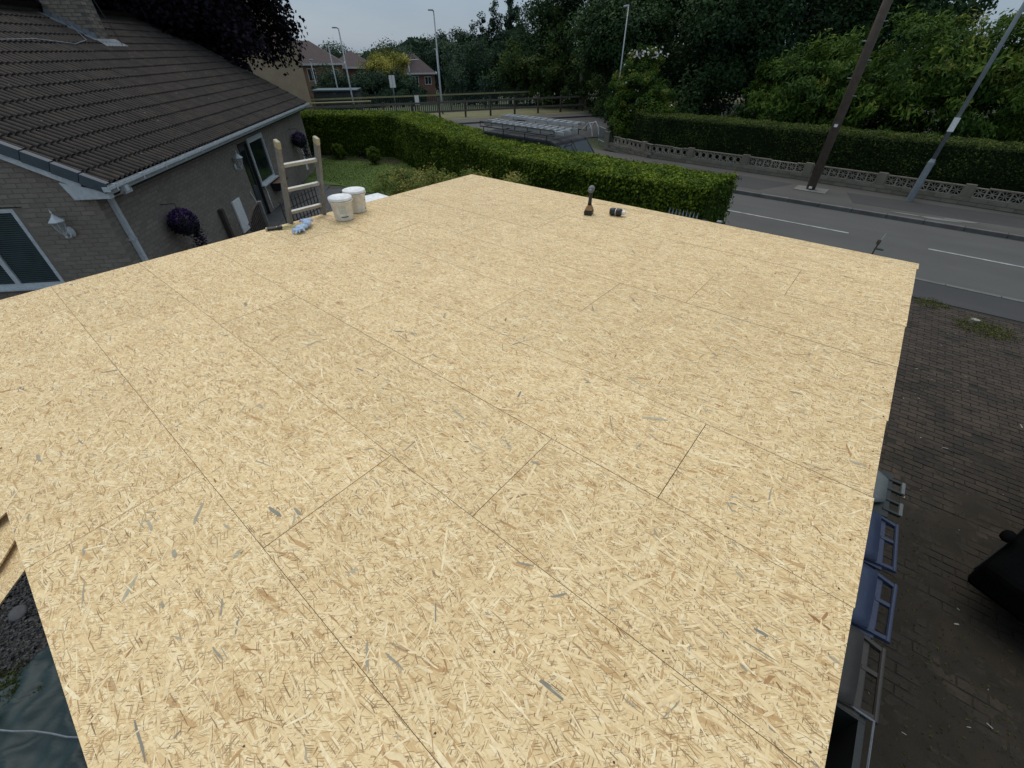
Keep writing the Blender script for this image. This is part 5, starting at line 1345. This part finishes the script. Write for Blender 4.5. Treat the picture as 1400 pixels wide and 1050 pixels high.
for (x, y, h, r_), lb in zip([(-33.3, 36.5, 5.2, 3.0), (-29.6, 36.8, 4.4, 2.6), (-37.5, 38.5, 5.0, 2.6), (-26.2, 35.8, 3.6, 1.9)],
                            ['rounded mid green bush tree right of the distant brick house', 'rounded green bush behind the yellow railed fence, under the poplars', 'bushy tree between the distant brick house and the poplars', 'small rounded green bush behind the green fence left of the birches']):
    tree('bush_tree', lb, x, y, h, r_, 'birch_leaf' if h < 5 else 'tree_far_leaf', 80, 90, .24, group='bushes before the wood', low=.0)
# lanceolate leaved big shrub
t = thing('laurel_bush', 'large bright green glossy leaved bush behind the dark hedge', 'bush', (-.7, 26.6, 0))
trunk(3, .2, t, spread=3.2)
crown([(-3.4, -.6, 2.3, 2.8, 2.4, 1.9), (-.8, 0, 3.1, 3.1, 2.8, 1.9), (1.9, 0, 3.0, 3.0, 2.6, 2.0), (4.2, .2, 2.1, 2.4, 2.2, 1.6), (-4.6, -1.1, 1.4, 1.6, 1.6, 1.3), (0, -1.4, 1.9, 3.6, 1.6, 1.6), (6.4, 0, 1.4, 1.9, 1.8, 1.3), (2.4, .4, 4.0, 1.3, 1.3, .9)], 900, 80, .40, .24, 'laurel_leaf', t, wd=.3, up=.45, flat=.6, droop=(0, 0, -.8), inner=.2, tcl=.2)
# white flowering shrub at the end of the wall
t = thing('flowering_shrub', 'tall shrub with white flowers at the end of the patterned wall', 'shrub', (-11.35, 23.0, 0))
trunk(2.6, .1, t, spread=.9)
bl_ = [(0, 0, 1.4, .9, .9, 1.3), (.4, .2, 2.9, .95, .9, 1.2), (-.35, 0, 2.2, .7, .8, 1.1), (1.4, -.1, 1.8, .9, .8, .9)]
crown(bl_, 320, 120, .24, .10, 'laurel_leaf', t, wd=.55)
crown(bl_, 70, 1, .3, .11, 'white_petal', t, wd=.9, name='blossoms', inner=0)
crown([(.5, .2, 3.9, .8, .7, .15)], 40, 2, .2, .12, 'white_petal', t, wd=.9, name='blossoms', inner=0)
# garden shrubs beyond the deck
for (x, y, h, r_), lb in zip([(-12.0, 8.85, 1.2, .75), (-10.4, 8.9, 1.5, .85), (-9.0, 9.0, 1.55, .7), (-7.55, 9.0, 1.62, .65), (-5.2, 8.7, 1.5, .5), ],
                            ['golden green feathery shrub just left of the far roof corner', 'golden feathery shrub at the far roof corner', 'feathery shrub right behind the far roof corner', 'golden tipped shrub in front of the hedge right of the roof corner', 'small green shrub behind the upright driver']):
    t = thing('garden_shrub', lb, 'shrub', (x, y, 0), 0, 'golden shrubs along the hedge')
    MB().tube([(0, 0, 0), (0, 0, h*.6)], .03, 6).obj('stem', 'bark', t)
    crown([(0, 0, h*.55, r_, r_, h*.42), (r_*.4, .1, h*.75, r_*.5, r_*.5, h*.22)], 75, 75, .18, .075, 'shrub_leaf', t, wd=.4, up=1.0)
for (x, y), lb in zip([(-20.8, 12.2), (-18.55, 12.6)], ['clipped round topiary bush on the lawn, left one by the bed', 'clipped egg shaped topiary bush on the lawn, right one']):
    t = thing('topiary_bush', lb, 'bush', (x, y, 0), 0, 'clipped topiary bushes on the lawn')
    MB().tube([(0, 0, 0), (0, 0, .3)], .04, 6).obj('stem', 'bark', t)
    crown([(0, 0, .33, .27, .27, .34)], 110, 40, .07, .05, 'hedge_leaf', t, inner=.4)
# climbing plant dots in bed
n = 500
P = np.c_[rng.uniform(-20.4, -19.0, n), rng.uniform(12.9, 13.3, n), rng.random(n)*.18]
stuff(tag(quads('bedding_plants', leafquads(P, unit(rng.normal(size=(n, 3))), .07, .04), rng.random(n)*.4, 'beech_leaf'), 'dark bedding plants between the two topiary bushes', 'plants'))
# far trees
for (x, y, h, r_, nm), lb in zip([(-54.6, 27.6, 8.6, 1.5, 'tree'), (-69, 64, 9.6, 3.5, 'c'), (-66, 52, 6.4, 4.5, 't'), (-50, 50, 6.8, 2.6, 'c'), (-75, 58, 7.2, 6, 't'), (-82, 50, 7.6, 6, 't'), (-92, 46, 8.0, 6, 't'), (-62, 60, 8.4, 4, 't'), (-45, 46, 5.4, 2.6, 't')],
                               ['tall slender tree standing beside the tan gable house', 'spiky topped conifer group left of the tall alone lamp', 'dark tree above the yellow tree', 'feathery tree right beside the poplars', 'distant dark tree above the middle red roof', 'distant dark tree between the two lamp posts', 'distant dark tree above the nearest red roof', 'distant tree behind the brick house on the right', 'mid distant tree in front of the poplars']):
    tree('far_tree', lb, x, y, h+(1.5 if y < 40 else -.6), r_, 'tree_far_leaf', 130, 120, .34, group='distant trees on the falling ground', low=.05 if x < -56 or y > 40 else .5, z=-2.4 if x < -56 else -1.6)
t = tree('yellow_tree', 'bright golden yellow tree among the distant red roofs', -45.6, 34.4, 5.0, 2.5, 'gold_leaf', 130, 130, .2, z=-1.2, low=.1)
for (x, y, h, r_), lb in zip([(-43.5, 30.6, 2.6, 2.2), (-41.2, 32.6, 2.4, 2.0), (-43.2, 35.6, 1.5, 1.6), (-47.5, 29.2, 2.8, 2.4)], ['dark rounded hedge bush below the middle red roof', 'dark bush directly below the yellow tree', 'dark bush in front of the right brick house', 'dark bush right of the tan house, above the sheds']):
    tree('far_bush', lb, x, y, h+.5, r_, 'tree_far_leaf', 90, 110, .2, 'bush', 'dark bushes below the red roofs', low=.0, z=-.6)
# hills and far woodland as one mass
n = 30000
ang_ = rng.uniform(R(95), R(170), n); dd_ = rng.uniform(115, 190, n)
ridge = 4.6 + 2.2*np.sin(ang_*9)+1.3*np.sin(ang_*31+1)+.8*np.sin(ang_*73)
P = np.c_[dd_*np.cos(ang_), dd_*np.sin(ang_), -2.5+(ridge+2.2)*np.sqrt(rng.random(n))*(.75+.25*dd_/190)]
stuff(tag(quads('far_woodland', leafquads(P, unit(rng.normal(size=(n, 3))+[0, 0, .5]), 2.2, 1.5), rng.random(n)*.7, 'tree_far_leaf'), 'distant band of woodland on the skyline', 'woodland'))

# ------------------------------------------------------------------ houses beyond
def pane_window(mb_unused, parent, M, w_, h_, cols=2):
    mb = MB(); t_ = .07
    mb.box(0, w_, -.04, .02, 0, t_, M).box(0, w_, -.04, .02, h_-t_, h_, M)
    for k in range(cols+1): x = (w_-t_)*k/cols; mb.box(x, x+t_, -.04, .02, t_, h_-t_, M)
    wn = mb.obj('window', 'upvc', parent)
    MB().box(t_*.5, w_-t_*.5, -.01, .0, t_*.5, h_-t_*.5, M).obj('pane', 'dark_glass', wn)
    return wn
def brick_house(x, y, rz, L, D, eave, ridge, mat, label, wins, hip=True, z=0, chim=False):
    t = thing('brick_house', label, 'house', (x, y, z), rz)
    MB().box(0, L, 0, D, -1, eave).obj('wall', mat, t)
    o_ = .35; hp = D/2*.9 if hip else -.001
    MB().add([(-o_, -o_, eave), (L+o_, -o_, eave), (L+o_, D+o_, eave), (-o_, D+o_, eave), (hp, D/2, ridge), (L-hp, D/2, ridge)],
             [(0, 1, 5, 4), (1, 2, 5), (2, 3, 4, 5), (3, 0, 4), (0, 3, 2, 1)]).obj('roof', 'far_roof', t)
    MB().box(-o_-.02, L+o_+.02, -o_-.1, -o_-.005, eave-.12, eave+.06).obj('gutter', 'upvc', t)
    MB().box(L+o_+.005, L+o_+.1, -o_, D+o_, eave-.12, eave+.06).obj('gutter', 'upvc', t)
    for (face, u, zz, w_, h_, c) in wins:
        M = Matrix.Translation((u, -.002, zz)) if face == 'f' else Matrix.Translation((L+.002, u, zz)) @ Matrix.Rotation(R(90), 4, 'Z')
        pane_window(None, t, M, w_, h_, c)
    return t
AH = R(37)   # facades roughly face the camera
brick_house(-59.2, 26.7, R(57), 9.5, 7, 5.0, 7.1, 'orange_brick', 'orange brick house with dark red hip roof next to the tan house', [('f', 5.6, 3.4, .9, 1.2, 2), ('f', 8.3, 3.3, .7, 1.2, 1), ('f', 6.2, 1.9, 1.3, .35, 1)], z=-2.2)
brick_house(-62.0, 38.0, R(55), 5.6, 6, 4.6, 6.3, 'red_brick', 'middle red roofed house, mostly hidden behind the dark bushes', [('f', .6, 2.9, .8, 1.1, 2), ('f', 3.6, 2.9, .8, 1.1, 2)], z=-2.4)
brick_house(-63.4, 48.7, R(50), 6.4, 6, 4.1, 6.4, 'red_brick', 'red brick house with grey red roof and white windows, rightmost', [('f', 2.6, 2.5, 1.4, 1.3, 3), ('f', 4.9, 2.7, 1.0, 1.0, 2)], z=-2.9)
# tan gable house behind the cottage
t = thing('gable_house', 'tan brick house with a tall blank gable behind the cottage', 'house', (-35.0, 19.3, -.8), 0)
gdir = np.array([-.37, -.93])       # along the gable, leftwards
pg = lambda s, zz, d=0: (gdir[0]*s - .93*d, gdir[1]*s + .37*d, zz)
gb = MB(); W_ = 7.6
pts = [pg(0, -.5), pg(W_, -.5), pg(W_, 5.25), pg(W_*.5, 9.5), pg(0, 5.25)]
pb = [pg(0, -.5, 9), pg(W_, -.5, 9), pg(W_, 5.25, 9), pg(W_*.5, 9.5, 9), pg(0, 5.25, 9)]
gb.add(pts+pb, [(0, 1, 2, 3, 4), (9, 8, 7, 6, 5), (0, 4, 9, 5), (1, 6, 7, 2)]); gb.obj('wall', 'tan_wall', t)
rb = MB()
for a, b in ((4, 3), (3, 2)):
    q0, q1 = np.array(pts[a]), np.array(pts[b])
    up_ = np.array([0, 0, .12]); fwd = np.array([.93, -.37, 0])*.12
    bk0, bk1 = np.array(pb[a]), np.array(pb[b])
    rb.add([q0+fwd, q1+fwd, q1+fwd+up_, q0+fwd+up_, bk0, bk1, bk1+up_, bk0+up_], [(0, 1, 2, 3), (3, 2, 6, 7), (4, 5, 1, 0), (0, 3, 7, 4), (1, 5, 6, 2)])
rb.obj('roof', 'far_roof', t)
# sheds between the houses and the hedge
t = thing('shed', 'grey boarded shed with a blue green roof beyond the hedge', 'shed', (-39.2, 22.0, 0), AH+.15)
for k in range(8): MB().box(0, 3.4, -.02+.004*(k % 2), .02, k*.17, k*.17+.165).obj('board', 'shed_boards', t)
MB().box(0, 3.4, .021, 2.2, 0, 1.3).obj('wall', 'shed_boards', t)
MB().box(-.1, 3.5, -.12, 2.3, 1.4, 1.5).obj('roof', 'shed_blue', t)
